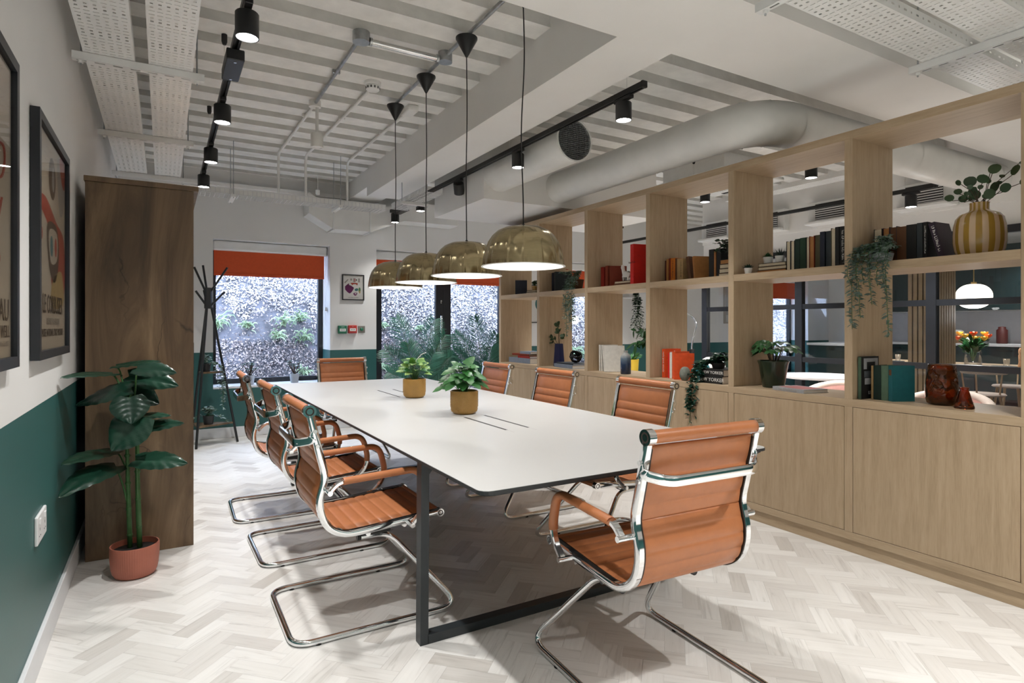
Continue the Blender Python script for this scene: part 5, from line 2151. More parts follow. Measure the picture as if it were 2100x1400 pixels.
def stripes():
    m, nt, b = nm('striped_glaze')
    setp(b, None, .13)
    tc = N(nt, 'ShaderNodeTexCoord')
    sp = N(nt, 'ShaderNodeSeparateXYZ')
    L(nt, tc.outputs['Object'], sp.inputs[0])
    at = N(nt, 'ShaderNodeMath', operation='ARCTAN2')
    L(nt, sp.outputs['Y'], at.inputs[0])
    L(nt, sp.outputs['X'], at.inputs[1])
    mu = N(nt, 'ShaderNodeMath', operation='MULTIPLY')
    mu.inputs[1].default_value = 13.
    L(nt, at.outputs[0], mu.inputs[0])
    sn = N(nt, 'ShaderNodeMath', operation='SINE')
    L(nt, mu.outputs[0], sn.inputs[0])
    r = ramp(nt, [(.46, (.58, .42, .27)), (.54, (.34, .20, .03))])
    mp = N(nt, 'ShaderNodeMath', operation='MULTIPLY_ADD')
    mp.inputs[1].default_value = .5
    mp.inputs[2].default_value = .5
    L(nt, sn.outputs[0], mp.inputs[0])
    L(nt, mp.outputs[0], r.inputs[0])
    L(nt, r.outputs[0], b.inputs['Base Color'])
    M['stripes'] = m
stripes()
bm = new()
lathe(bm, prof, 104, mod=lambda a, i: 1 - (.012 * (1 - abs(math.sin(13 * a / 2)) ** .5) if 2 < i < 11 else 0))
obj('vase_body', bm, 'stripes', t, smooth=True)
LV = [(.10, -.02, .44, .05), (.055, -.04, .41, .052), (.03, .05, .36, .055), (-.05, -.03, .355, .05), (.0, -.06, .31, .05), (.06, .05, .32, .04), (-.1, .05, .36, .03), (.02, .10, .33, .035), (.02, -.14, .38, .05), (.06, -.16, .34, .045), (-.02, -.11, .30, .045), (.05, .09, .29, .04), (.02, -.17, .43, .03), (.0, .13, .30, .04), (.03, .03, .29, .05), (-.02, -.04, .28, .05)]
for k, (x, y, z, w) in enumerate(LV):
    root = Vector((_r.uniform(-.015, .015), _r.uniform(-.015, .015), .25))
    tip = Vector((x * .8, y * .9, z))
    bm = new()
    tube(bm, [root, root.lerp(tip, .5) + Vector((0, 0, .02)), tip], .0017, 6)
    s = obj('stem', bm, 'stem_brown', t)
    leafobj('leaf', t, 'leaf_euca', tip, Vector((x, y, .06 + .1 * (k % 3))), Vector((-.8, -.3, .4)) if k % 4 else Vector((.2, .2, 1)), w * 1.15, w, k=11, shape='round', droop=.1, fold=.06)
    leafobj('leaf', t, 'leaf_euca', root.lerp(tip, .6) + Vector((0, 0, .015)), Vector((-y, x, .3)), Vector((-.7, -.4, .4)), .034, .024, k=5, shape='round')
# nearest bay, lower: amber glass
def amber(name, col, rough=.05):
    m, nt, b = nm(name)
    setp(b, col, rough)
    b.inputs['Transmission Weight'].default_value = .96
    b.inputs['IOR'].default_value = 1.45
    tc = N(nt, 'ShaderNodeTexCoord')
    n = N(nt, 'ShaderNodeTexVoronoi', Scale=22., feature='SMOOTH_F1')
    L(nt, tc.outputs['Object'], n.inputs['Vector'])
    bp = N(nt, 'ShaderNodeBump', Strength=.9, Distance=.02)
    L(nt, n.outputs['Distance'], bp.inputs['Height'])
    L(nt, bp.outputs[0], b.inputs['Normal'])
    M[name] = m
amber('amber_glass', (.33, .11, .014))
amber('orange_glass', (.62, .13, .03))
t = thing('amber_glass_vase', 'large amber dimpled glass vase on the nearest lower shelf', 'vase', (3.47, 1.545, CNT))
bm = new()
lathe(bm, [(0, 0), (.05, 0), (.064, .008), (.071, .03), (.073, .07), (.069, .13), (.063, .18), (.060, .205), (.0575, .207), (.055, .204), (.058, .175), (.064, .13), (.068, .07), (.066, .034), (.058, .016), (0, .012)], 48)
obj('glass_body', bm, 'amber_glass', t, smooth=True)
t = thing('amber_bud_vase', 'small orange glass bud vase with a flared foot beside the amber vase', 'vase', (3.40, 1.415, CNT))
bm = new()
lathe(bm, [(0, 0), (.040, 0), (.042, .004), (.040, .012), (.019, .088), (.018, .094), (.0215, .100), (.0215, .104), (.0165, .104), (.015, .092), (.034, .014), (0, .010)], 40, mod=lambda a, i: 1 + .012 * math.sin(20 * a))
obj('glass_body', bm, 'orange_glass', t, smooth=True)
# second bay upper: three succulents
def mini(label, loc, r, h, kind, seed):
    t = thing('mini_succulent', label, 'plant', loc, 0, 'small white succulent pots')
    potmesh('pot', [(0, 0), (r * .72, 0), (r * .78, .003), (r, h), (r * .93, h), (r * .9, h * .85), (0, h * .85)], 'ceramic_white', t, 28)
    soil(t, r * .9, h * .9)
    rng = random.Random(seed)
    n, l, w = {'spiky': (34, .052, .008), 'dome': (60, .022, .010), 'rosette': (30, .030, .013)}[kind]
    for k in range(n):
        a = k * 2.399
        e = (k / n) ** .7
        d = Vector((math.cos(a) * e, math.sin(a) * e, 1.1 - e * (.55 if kind == 'spiky' else 1.)))
        p = Vector((math.cos(a) * e * r * .6, math.sin(a) * e * r * .6, h * .92 + (.012 * (1 - e) if kind == 'dome' else 0)))
        bm = new()
        leaf(bm, (0, 0, 0), d, Vector((0, 0, 1)) if e > .5 else Vector((math.cos(a), math.sin(a), .2)), l * rng.uniform(.8, 1.15), w, 3, .5, -.05, 'blade' if kind == 'spiky' else 'ovate')
        o = obj('leaf', bm, 'leaf_black' if kind == 'spiky' else ('leaf_dark' if kind == 'rosette' else 'leaf_fig'), t, smooth=True)
        o.location = p
mini('tiny rosette succulent in a white pot standing on the shelf before the stack', (3.36, 2.640, MID), .0255, .042, 'rosette', 1)
mini('domed green succulent in a white pot on the flat books', (3.49, 2.585, MID + .0705), .032, .046, 'dome', 2)
mini('spiky dark succulent in a white pot on the flat books', (3.475, 2.485, MID + .0705), .031, .044, 'spiky', 3)
# second bay lower: fig in a dark green pot
t = thing('potted_fig', 'bushy green plant in a glossy dark green pot on the lower shelf', 'plant', (3.49, 2.545, CNT))
potmesh('pot', [(0, 0), (.064, 0), (.068, .006), (.091, .150), (.099, .172), (.097, .177), (.09, .172), (.084, .15), (0, .145)], 'ceramic_green', t, 40)
soil(t, .085, .152)
for k in range(20):
    a = 2 * PI * k / 10 + _r.uniform(-.2, .2)
    rad = _r.uniform(.05, .135)
    tp = Vector((rad * math.cos(a) * .8, rad * math.sin(a), .17 + _r.uniform(.07, .15) * (1.3 - rad * 4)))
    bm = new()
    tube(bm, [(rad * .15 * math.cos(a), rad * .15 * math.sin(a), .15), tp * .55 + Vector((0, 0, .11)), tp], .0022, 6)
    obj('stem', bm, 'stem_brown', t)
    for j in range(5):
        b = a + (j - 2) * .62
        d = Vector((math.cos(b), math.sin(b), _r.uniform(-.35, .15)))
        leafobj('leaf', t, 'leaf_fig', tp, d, Vector((-.35, -.3, 1)), _r.uniform(.05, .075), .034, k=5, shape='ovate', droop=.3)
# third bay: pebble, turquoise vase, trailing ivy, plant on stack
t = thing('pebble', 'grey green oval stone standing against the orange books', 'stone', (3.335, 3.175, CNT))
bm = new()
lathe(bm, [(0, 0), (.022, .004), (.037, .03), (.040, .055), (.033, .085), (.018, .101), (0, .105)], 24, mod=lambda a, i: 1 + .03 * math.sin(3 * a + i))
obj('stone_body', bm, 'stone_grey', t, smooth=True)
t = thing('faceted_vase', 'turquoise faceted vase between the pebble and the black annuals', 'vase', (3.50, 3.155, CNT))
bm = new()
lathe(bm, [(0, 0), (.035, 0), (.055, .05), (.05, .10), (.03, .135), (.026, .135), (.04, .1), (0, .09)], 7)
obj('vase_body', bm, 'turquoise', t)
st = bushy(.12, .02, .10, 16, _r, (-.02, -.02))
for k in range(9):
    y = .05 + .012 * k + _r.uniform(-.02, .02)
    st.append([(0, 0, .02), (-.06, y * .6, .07), (-.115, y, .0), (-.135, y, -.10), (-.14 - .004 * k, y + _r.uniform(-.03, .03), -.20 - _r.uniform(.05, .22))])
trailing('trailing_ivy', 'dark green leafy plant on the black annuals trailing down over the doors', (3.44, 2.955, CNT + .1005), st, 'leaf_dark', .040, .022, .022, 9, .05, .04)
trailing('potted_foliage', 'dark leafy plant on top of the flat stack in the third upper bay', (3.50, 2.865, MID + .1285), bushy(.12, .02, .13, 15, _r, (-.02, .03)), 'leaf_black', .04, .024, .022, 10, .045, .035)
# fourth bay: llama, knot, bottle, ficus
t = thing('llama_figurine', 'white ceramic llama figurine standing on two flat books', 'figurine', (3.45, 3.945, MID + .0445), R(90))
bm = new()
vtx = [(0, 0, .055), (.035, 0, .06), (-.035, 0, .06), (.048, 0, .09), (.053, 0, .125), (.072, 0, .128), (.056, .008, .143), (.056, -.008, .143), (-.05, 0, .062),
       (.03, .014, .03), (.03, .014, .0), (.03, -.014, .03), (.03, -.014, .0), (-.032, .014, .03), (-.032, .014, .0), (-.032, -.014, .03), (-.032, -.014, .0)]
edg = [(0, 1), (0, 2), (1, 3), (3, 4), (4, 5), (4, 6), (4, 7), (2, 8), (1, 9), (9, 10), (1, 11), (11, 12), (2, 13), (13, 14), (2, 15), (15, 16)]
rad = [.027, .025, .026, .015, .015, .009, .005, .005, .01, .010, .008, .010, .008, .011, .008, .011, .008]
me = bpy.data.meshes.new('llama_body')
me.from_pydata(vtx, edg, [])
bm.free()
lo = link('llama_body', me, t)
me.materials.append(M['ceramic_white'])
sk = lo.modifiers.new('skin', 'SKIN')
for sv, rr in zip(me.skin_vertices[0].data, rad):
    sv.radius = (rr, rr)
me.skin_vertices[0].data[0].use_root = True
lo.modifiers.new('smooth', 'SUBSURF').levels = 2
lo.modifiers['smooth'].render_levels = 2
def knot(label, loc, r, seed):
    t = thing('knot_ornament', label, 'ornament', loc)
    rng = random.Random(seed)
    for k in range(7):
        ax = Vector((rng.gauss(0, 1), rng.gauss(0, 1), rng.gauss(0, 1))).normalized()
        a, b = basis(ax)
        off = ax * rng.uniform(-.35, .35) * r
        rr = math.sqrt(max(r * r * .1, r * r * .8 - off.length_squared))
        ph = rng.uniform(0, 6)
        pts = [Vector((0, 0, r)) + off + a * (rr * math.cos(u) * (1 + .08 * math.sin(3 * u + ph))) + b * (rr * math.sin(u)) + ax * (.15 * r * math.sin(2 * u + ph)) for u in [2 * PI * i / 36 for i in range(36)]]
        bm = new()
        tube(bm, pts, r * .12, 8, closed=True)
        obj('loop', bm, 'black_gloss', t, smooth=True)
knot('glossy black knot ornament on the catalogues in the fifth lower bay', (3.46, 4.70, CNT + .0485), .062, 4)
knot('black looped ornament behind the llama', (3.575, 3.93, MID + .0445), .06, 8)
t = thing('ombre_bottle', 'blue bottle fading to grey at the neck on the fourth lower shelf', 'vase', (3.37, 3.87, CNT))
def ombre():
    m, nt, b = nm('ombre_glaze')
    setp(b, None, .18)
    tc = N(nt, 'ShaderNodeTexCoord')
    sp = N(nt, 'ShaderNodeSeparateXYZ')
    L(nt, tc.outputs['Object'], sp.inputs[0])
    n = N(nt, 'ShaderNodeTexNoise', Scale=30.)
    L(nt, tc.outputs['Object'], n.inputs['Vector'])
    mu = N(nt, 'ShaderNodeMath', operation='MULTIPLY_ADD')
    mu.inputs[1].default_value = .03
    L(nt, n.outputs['Fac'], mu.inputs[0])
    L(nt, sp.outputs['Z'], mu.inputs[2])
    mr = N(nt, 'ShaderNodeMapRange')
    mr.inputs['From Min'].default_value = .0
    mr.inputs['From Max'].default_value = .22
    L(nt, mu.outputs[0], mr.inputs['Value'])
    r = ramp(nt, [(0., (.008, .012, .03)), (.45, (.02, .045, .10)), (.68, (.12, .17, .22)), (.8, (.36, .36, .34))])
    L(nt, mr.outputs[0], r.inputs[0])
    L(nt, r.outputs[0], b.inputs['Base Color'])
    M['ombre'] = m
ombre()
potmesh('bottle_body', [(0, 0), (.040, 0), (.044, .005), (.044, .13), (.040, .155), (.026, .172), (.018, .18), (.017, .192), (.020, .198), (.016, .198), (.013, .185), (0, .18)], 'ombre', t)
t = thing('potted_ficus', 'leafy ficus in a terracotta pot at the right of the fourth lower bay', 'plant', (3.52, 3.66, CNT))
potmesh('pot', [(0, 0), (.05, 0), (.062, .085), (.066, .085), (.066, .10), (.058, .10), (.056, .085), (0, .085)], 'terracotta', t)
for k in range(9):
    a = R(90 + _r.uniform(-95, 95))
    rad = _r.uniform(.05, .24)
    tp = Vector((-.05 - .05 * _r.random() + .1 * math.cos(a), rad * .9 - .04, _r.uniform(.18, .42)))
    pts = [Vector((0, 0, .085)), tp * .5 + Vector((0, -.02, .16)), tp]
    bm = new()
    tube(bm, pts, .0025, 6)
    obj('stem', bm, 'stem_brown', t)
    for j in range(7):
        p = pts[1].lerp(pts[2], j / 6)
        d = Vector((_r.uniform(-.8, .3), _r.uniform(-.6, 1), _r.uniform(-.7, .4)))
        leafobj('leaf', t, 'leaf_fig', p, d, Vector((-.5, -.5, .8)), _r.uniform(.055, .085), .03, k=5, droop=.25)
# fifth bay: navy vase with eucalyptus, flowering trailing pot
t = thing('navy_vase', 'tapered navy blue vase with eucalyptus branches in the fifth lower bay', 'vase', (3.47, 5.0, CNT))
bm = new()
lathe(bm, [(0, 0), (.062, 0), (.064, .004), (.046, .225), (.044, .226), (.041, .22), (.055, .02), (0, .015)], 6)
obj('vase_body', bm, 'vase_navy', t)
for tip, n in (((-.02, .0, .44), 8), ((-.03, -.06, .36), 6), ((-.05, .20, .29), 10), ((-.06, .28, .23), 6), ((.0, -.09, .30), 4)):
    tip = Vector(tip)
    pts = fillet([(0, 0, .2), (tip.x * .4, tip.y * .35, .2 + (tip.z - .2) * .75 + .03), tip], .1, 6)
    bm = new()
    tube(bm, pts, .0022, 6)
    obj('branch', bm, 'stem_brown', t)
    for j in range(n):
        p = pts[int((len(pts) - 1) * (.35 + .65 * j / max(1, n - 1)))]
        d = Vector((_r.uniform(-1, .4), _r.uniform(-1, 1), _r.uniform(-.2, .7)))
        leafobj('leaf', t, 'leaf_euca', p, d, Vector((-.8, -.4, .5)), _r.uniform(.04, .06), .036, k=6, shape='round', droop=.1)
st = bushy(.13, .08, .12, 14, _r, (-.02, .03))
for k in range(12):
    y = -.13 + .014 * k
    st.append([(0, 0, .09), (-.07, y * .6, .14), (-.11, y, .06), (-.125, y, -.05), (-.13, y + _r.uniform(-.015, .015), -.12 - _r.uniform(.05, .34))])
tp = trailing('flowering_trailing_pot', 'grey green trailing plant with a red flower hanging over the fifth upper shelf', (3.42, 4.64, MID), st, 'leaf_grey', .030, .014, .014, 12, .075, .10, 'cloth_brown')
bm = new()
for k in range(9):
    a = 2 * PI * k / 9
    leaf(bm, (0, 0, 0), (math.cos(a), math.sin(a), .4), (0, 0, 1), .024, .014, 3, .2, .1, 'round')
o = obj('red_flower', bm, 'cloth_scarlet', tp, smooth=True)
o.location = (-.07, .05, .195)
trailing('small_pot_plant', 'small leafy plant in an ochre pot in the farthest upper bay', (3.47, 5.46, MID + .0425), bushy(.07, .04, .07, 8, _r), 'leaf_euca', .025, .016, .02, 13, .035, .045, 'ochre_glaze')

# ------------------------------------------------------------------ lounge beyond the divider
track(6.05, 2.75, 7.2, 2.53, 'long black lighting track in the lounge beyond the shelving', (3., 6.))
for k, (x, y) in enumerate(((4.55, 5.35), (4.75, 4.25), (4.75, 3.1), (4.75, 1.2), (4.75, -.6))):
    spot(x, y, ['black spotlight seen through the fourth bay of the shelving', 'black spotlight under the ceiling cassette seen through the third bay', 'black spotlight at the top of the second bay', 'black spotlight of the lounge above the pink chairs', 'added unseen lounge spotlight behind the camera for ceiling bounce'][k], 2.652 if 2.8 < y < 5 else (2.40 if y > 5 else 2.99), watts=LOUNGE_W * (2 if y < 0 else 1), group='black spotlights in the lounge', size=100)  # the spot behind the camera is added, run stronger to brighten the ceiling
track(4.75, 2.75, 4.6, 2.672, 'black lighting track in the lounge close behind the shelving', (3.4, 4.4))
for k, y in enumerate((2.95, 4.75, 6.2)):
    spot(6.05, y, ['black spotlight beside the striped vase in the lounge', 'black spotlight before the second lounge grille', 'black spotlight at the far end of the lounge track', 'black spotlight of the lounge track out of view'][k], 2.51, watts=LOUNGE_W, group='black spotlights in the lounge', size=100)
# fan coil grilles on the bulkhead
for k, y in enumerate((3.05, 4.02, 4.85, 5.62)):
    t = thing('air_grille', ['white louvred air grille beside the striped vase', 'white louvred air grille above the long book row', 'white louvred air grille above the succulents', 'white louvred air grille seen through the third bay'][k], 'air grille', (6.6, y, 2.44), R(-90), 'lounge air grilles')
    bm = new()
    box(bm, -.26, .26, -.10, 0, -.02, .24, .004)
    obj('housing', bm, 'white_metal', t)
    bm = new()
    box(bm, -.17, .17, -.104, -.099, .04, .215)
    bk = obj('dark_opening', bm, 'grille_dark', t)
    for j in range(7):
        bm = new()
        box(bm, -.17, .17, -.112, -.104, .045 + j * .0245, .056 + j * .0245)
        obj('louvre', bm, 'white_metal', bk)
    bm = new()
    box(bm, -.25, .25, -.19, -.101, -.02, .012, .006)
    obj('drip_tray', bm, 'white_metal', t)
t = thing('ceiling_cassette', 'square white ceiling air cassette in the lounge', 'air conditioner', (5.25, 4.5, 2.80))
bm = new()
box(bm, -.47, .47, -.47, .47, 0, .045, .02, 3)
box(bm, -.42, .42, -.42, .42, .045, .2)
obj('casing', bm, 'white_metal', t)
for a in range(4):
    bm = new()
    box(bm, -.28, .28, .36, .41, -.004, .002, .002)
    xform(bm, Matrix.Rotation(a * PI / 2, 4, 'Z'))
    obj('air_slot', bm, 'grille_dark', t)
bm = new()
box(bm, -.26, .26, -.26, .26, -.006, .001)
g = obj('intake_panel', bm, 'socket_seam', t)
for j in range(15):
    bm = new()
    box(bm, -.25, .25, -.245 + j * .034, -.228 + j * .034, -.010, -.005)
    obj('louvre', bm, 'white_metal', g)
tray('perforated white cable tray crossing the lounge ceiling', (5.9, 3.2), R(90), 1.6, .2, 2.72)
t, p = frame('framed_certificate', 'pale framed certificate on the wall behind the glazed partition', (9.1, YF - .001, 1.30), .62, .80, 0, .03, .03, 'paper_white')
t.children[0].data.materials[0] = M['ink_grey']
t, p = frame('framed_print', 'framed drawing with a blue figure on the wall seen through the farthest bay', (4.82, YF - .001, 1.30), .40, .56, 0, .012, .022, 'paper_white')
blob(p, 'printed_shape', 'poster_teal', ellipse(-.02, .28, .07, .09), -.0126)
blob(p, 'printed_shape', 'poster_grey', ellipse(.01, .40, .05, .04), -.0126)
# hanging string plant and yellow pot in the lounge
st = [[(0, 0, .05), (_r.uniform(-.05, .05), -.07, .07), (_r.uniform(-.12, .12), -.11, -.06), (_r.uniform(-.15, .15), -.12, -_r.uniform(.3, .72))] for k in range(16)]
t = trailing('hanging_string_plant', 'trailing string plant hanging on the lounge wall seen through the fourth bay', (6.5, 7.30, 1.72), st, 'leaf_black', .04, .02, .035, 14, .07, .08, 'ceramic_white')
bm = new()
box(bm, -.10, .10, -.10, .14, -.02, 0, .003)
obj('wall_bracket', bm, 'ceramic_white', t)
t = thing('grassy_planter', 'bright green grassy plant in a yellow pot seen through the fourth bay', 'plant', (5.55, 6.3, 0))
potmesh('pot', [(0, .62), (.12, .62), (.13, .80), (.12, .80), (.11, .76), (0, .76)], 'yellow_pot', t)
bm = new()
lathe(bm, [(0, 0), (.16, 0), (.16, .015), (.02, .03), (.02, .58), (.15, .60), (.15, .62), (0, .62)], 24)
obj('plant_stand', bm, 'black_metal', t, smooth=True, auto=40)
bm = new()
for k in range(160):
    a = _r.uniform(0, 2 * PI)
    leaf(bm, (.05 * math.cos(a), .05 * math.sin(a), .76), (math.cos(a) * _r.uniform(.3, 1.2), math.sin(a) * _r.uniform(.3, 1.2), 1), (0, -.6, .8), _r.uniform(.14, .26), .02, 3, .2, .3, 'blade')
o = obj('foliage', bm, 'leaf_mid', t, smooth=True)
o['kind'] = 'stuff'
# reading lamp with white shade and chrome arm
t = thing('reading_lamp', 'chrome arc reading lamp in the lounge seen through the third bay', 'lamp', (5.85, 5.45, 0))
bm = new()
tube(bm, fillet([(0, 0, .02), (0, 0, 1.05), (.16, .05, 1.35), (.05, .35, 1.50), (-.1, .7, 1.58)], .12, 7), .012, 8)
obj('arm', bm, 'chrome', t, smooth=True)
bm = new()
cyl(bm, (0, 0, 0), (0, 0, .025), .14, n=28)
obj('base', bm, 'black_metal', t)
bm = new()
cyl(bm, (0, 0, .82), (0, 0, .96), .035, n=14)
obj('switch_housing', bm, 'black_metal', t)
t = thing('table_lamp', 'low white dome lamp in the lounge beyond the turquoise vase', 'lamp', (5.7, 5.0, .6205))
bm = new()
lathe(bm, [(0, 0), (.05, 0), (.05, .03), (.02, .05), (.02, .13), (.16, .13), (.16, .16), (.13, .22), (.06, .26), (0, .265)], 28)
obj('dome', bm, 'ceramic_white', t, smooth=True, auto=50)
t = thing('side_table', 'round dark side table under the white dome lamp', 'table', (5.7, 5.0, 0))
bm = new()
lathe(bm, [(0, .59), (.25, .59), (.25, .62), (0, .62)], 32)
obj('tabletop', bm, 'worktop', t, smooth=True, auto=40)
bm = new()
lathe(bm, [(0, 0), (.15, 0), (.15, .012), (.018, .03), (.018, .59), (0, .59)], 24)
obj('pedestal', bm, 'black_metal', t, smooth=True, auto=40)
# pink tub chairs and a round table
def tub(label, loc, rz):
    t = thing('tub_chair', label, 'armchair', loc, rz, 'pink tub chairs in the lounge')
    bm = new()
    pts = [Vector((.29 * math.cos(a), .29 * math.sin(a), .60 + .10 * max(0, -math.cos(a)))) for a in [R(55 + 250 * i / 24) for i in range(25)]]
    rings = []
    for p in pts:
        o_ = Vector((p.x, p.y, 0)).normalized()
        top = p.z
        rings.append([bm.verts.new(Vector((p.x, p.y, 0)) + o_ * u + Vector((0, 0, z))) for u, z in ((.0, .22), (.045, .22), (.05, top - .03), (.03, top), (-.03, top + .01), (-.05, top - .03), (-.045, .40), (-.04, .22))])
    for a, b in zip(rings, rings[1:]):
        for i in range(8):
            bm.faces.new((a[i], a[(i + 1) % 8], b[(i + 1) % 8], b[i]))
    bm.faces.new(rings[0])
    bm.faces.new(rings[-1][::-1])
    obj('shell', bm, 'pink_fabric', t, smooth=True, auto=50)
    bm = new()
    tube(bm, [p + Vector((0, 0, .015)) for p in pts], .035, 10)
    obj('top_roll', bm, 'cream_fabric', t, smooth=True)
    bm = new()
    lathe(bm, [(0, .28), (.26, .28), (.27, .33), (.27, .42), (.24, .45), (0, .455)], 28)
    obj('seat_cushion', bm, 'pink_fabric', t, smooth=True, auto=50)
    for a in (45, 135, 225, 315):
        bm = new()
        c, s_ = math.cos(R(a)), math.sin(R(a))
        cyl(bm, (.22 * c, .22 * s_, .29), (.27 * c, .27 * s_, 0), .016, .010, 10)
        obj('leg', bm, 'table_oak', t, smooth=True, auto=50)
tub('pink tub chair with cream rim seen through the second bay', (5.25, 3.15, 0), R(200))
tub('pink tub chair with cream rim seen through the nearest bay', (5.2, 2.30, 0), R(190))
t = thing('round_table', 'round grey lounge table beside the pink tub chairs', 'table', (6.0, 3.80, 0))
bm = new()
lathe(bm, [(0, .71), (.40, .71), (.42, .72), (.42, .735), (0, .735)], 40)
obj('tabletop', bm, 'worktop', t, smooth=True, auto=40)
bm = new()
lathe(bm, [(0, 0), (.25, 0), (.25, .015), (.03, .04), (.03, .71), (0, .71)], 28)
obj('pedestal', bm, 'black_metal', t, smooth=True, auto=40)

# ------------------------------------------------------------------ kitchen behind the glass
def kitchen():
    x1 = XR
    bm = new()
    box(bm, x1 - .02, x1, 1.0, 6.9, .97, 1.5)
    struct('trim_7', bm, 'backsplash', label='pale kitchen backsplash')
    for k in range(7):
        y = 1.4 + .8 * k
        if y + .79 > 6.6:
            break
        t = thing('base_cabinet', ['dark green kitchen base cabinet farthest right', 'dark green kitchen base cabinet, second from the right', 'dark green kitchen base cabinet below the flowers', 'dark green kitchen base cabinet below the cake stand', 'dark green kitchen base cabinet below the bread basket', 'dark green kitchen base cabinet nearest the window'][k], 'cabinet', (x1 - .6, y, 0), 0, 'kitchen base cabinets')
        bm = new()
        box(bm, .02, .58, 0, .795, .1, .93)
        obj('carcass', bm, 'kitchen_green', t)
        bm = new()
        box(bm, 0, .018, .003, .792, .11, .92, .002)
        d = obj('door', bm, 'kitchen_green', t)
        bm = new()
        box(bm, -.02, 0, .3, .5, .86, .872)
        obj('handle', bm, 'black_metal', d)
        t = thing('wall_cabinet', ['dark green wall cabinet farthest right', 'dark green wall cabinet behind the globe lamp', 'dark green wall cabinet left of the globe lamp', 'dark green wall cabinet above the bread basket', 'dark green wall cabinet behind the slatted column', 'dark green wall cabinet nearest the window'][k], 'cabinet', (x1 - .36, y, 1.52), 0, 'kitchen wall cabinets')
        bm = new()
        box(bm, .02, .34, 0, .795, 0, 1.05)
        obj('carcass', bm, 'kitchen_green', t)
        bm = new()
        box(bm, 0, .018, .003, .792, .0, 1.05, .002)
        obj('door', bm, 'kitchen_green', t)
    bm = new()
    box(bm, x1 - .63, x1, 1.38, 6.22, .93, .97, .003)
    tag(obj('kitchen_worktop', bm, 'worktop'), 'pale stone kitchen worktop along the back wall', 'worktop')
    # return counter by the window
    t = thing('kitchen_peninsula', 'dark green kitchen counter end with pale top near the window', 'cabinet', (9.9, 5.9, 0))
    bm = new()
    box(bm, 0, 1.2, 0, .6, 0, .92)
    obj('carcass', bm, 'kitchen_green', t)
    bm = new()
    box(bm, -.03, 1.2, -.03, .63, .92, .96, .004)
    obj('counter_top', bm, 'worktop', t)
    # slatted column
    t = thing('slatted_column', 'square column clad in vertical oak slats behind the glass', 'column', (7.9, 3.60, 0))
    bm = new()
    box(bm, 0, .49, 0, .286, 0, 2.99)
    obj('core', bm, 'slat_black', t)
    for k in range(5):
        bm = new()
        box(bm, -.022, 0, k * .058, k * .058 + .042, 0, 2.98)
        obj('slat', bm, 'slat_oak', t)
    for k in range(8):
        bm = new()
        box(bm, .016 + k * .06, .016 + k * .06 + .042, -.022, 0, 0, 2.98)
        obj('slat', bm, 'slat_oak', t)
    # dining table and chairs
    t = thing('dining_table', 'light oak dining table behind the glazed partition', 'table', (9.25, 3.75, 0))
    bm = new()
    box(bm, -.5, .5, -1.25, 1.25, .715, .745, .004)
    obj('tabletop', bm, 'table_oak', t)
    for sx in (-1, 1):
        for sy in (-1, 1):
            bm = new()
            cyl(bm, (sx * .38, sy * 1.1, .715), (sx * .44, sy * 1.18, 0), .03, .018, 12)
            obj('leg', bm, 'table_oak', t, smooth=True, auto=40)
    def dchair(label, x, y, rz):
        t = thing('dining_chair', label, 'chair', (x, y, 0), rz, 'kitchen dining chairs')
        bm = new()
        lathe(bm, [(0, .42), (.2, .42), (.215, .435), (.2, .45), (0, .455)], 24)
        obj('seat', bm, 'cream_fabric', t, smooth=True, auto=50)
        for a in (45, 135, 225, 315):
            bm = new()
            c, s_ = math.cos(R(a)), math.sin(R(a))
            cyl(bm, (.16 * c, .16 * s_, .43), (.22 * c, .22 * s_, 0), .017, .011, 10)
            obj('leg', bm, 'table_oak', t, smooth=True, auto=50)
        bm = new()
        tube(bm, [(.22 * math.cos(a), .22 * math.sin(a), .70) for a in [R(90 + 180 * i / 16) for i in range(17)]], .018, 8)
        obj('back_rail', bm, 'cream_fabric', t, smooth=True)
        for a in (110, 180, 250):
            bm = new()
            cyl(bm, (.19 * math.cos(R(a)), .19 * math.sin(R(a)), .44), (.22 * math.cos(R(a)), .22 * math.sin(R(a)), .70), .010, n=8)
            obj('back_spindle', bm, 'table_oak', t)
    dchair('cream dining chair on the near side of the kitchen table, left one', 8.55, 4.2, 0)
    dchair('cream dining chair on the near side of the kitchen table, right one', 8.55, 3.35, 0)
    dchair('cream dining chair on the far side of the kitchen table', 9.98, 3.6, R(180))
    # flowers
    t = thing('flower_vase', 'glass vase of orange and yellow roses on the kitchen table', 'flowers', (9.1, 3.69, .7455))
    bm = new()
    lathe(bm, [(0, 0), (.09, 0), (.095, .01), (.095, .17), (.088, .2), (.083, .2), (.088, .17), (.088, .012), (0, .01)], 28)
    obj('glass_body', bm, 'pane', t, smooth=True)
    rng = random.Random(2)
    bm = new()
    for k in range(90):
        a = rng.uniform(0, 2 * PI)
        leaf(bm, (.04 * math.cos(a), .04 * math.sin(a), .14 + rng.uniform(0, .16)), (math.cos(a), math.sin(a), rng.uniform(.2, 1.6)), (-.6, -.4, .7), rng.uniform(.10, .18), .055, 3, .2, .15)
    o = obj('foliage', bm, 'leaf_fig', t, smooth=True)
    o['kind'] = 'stuff'
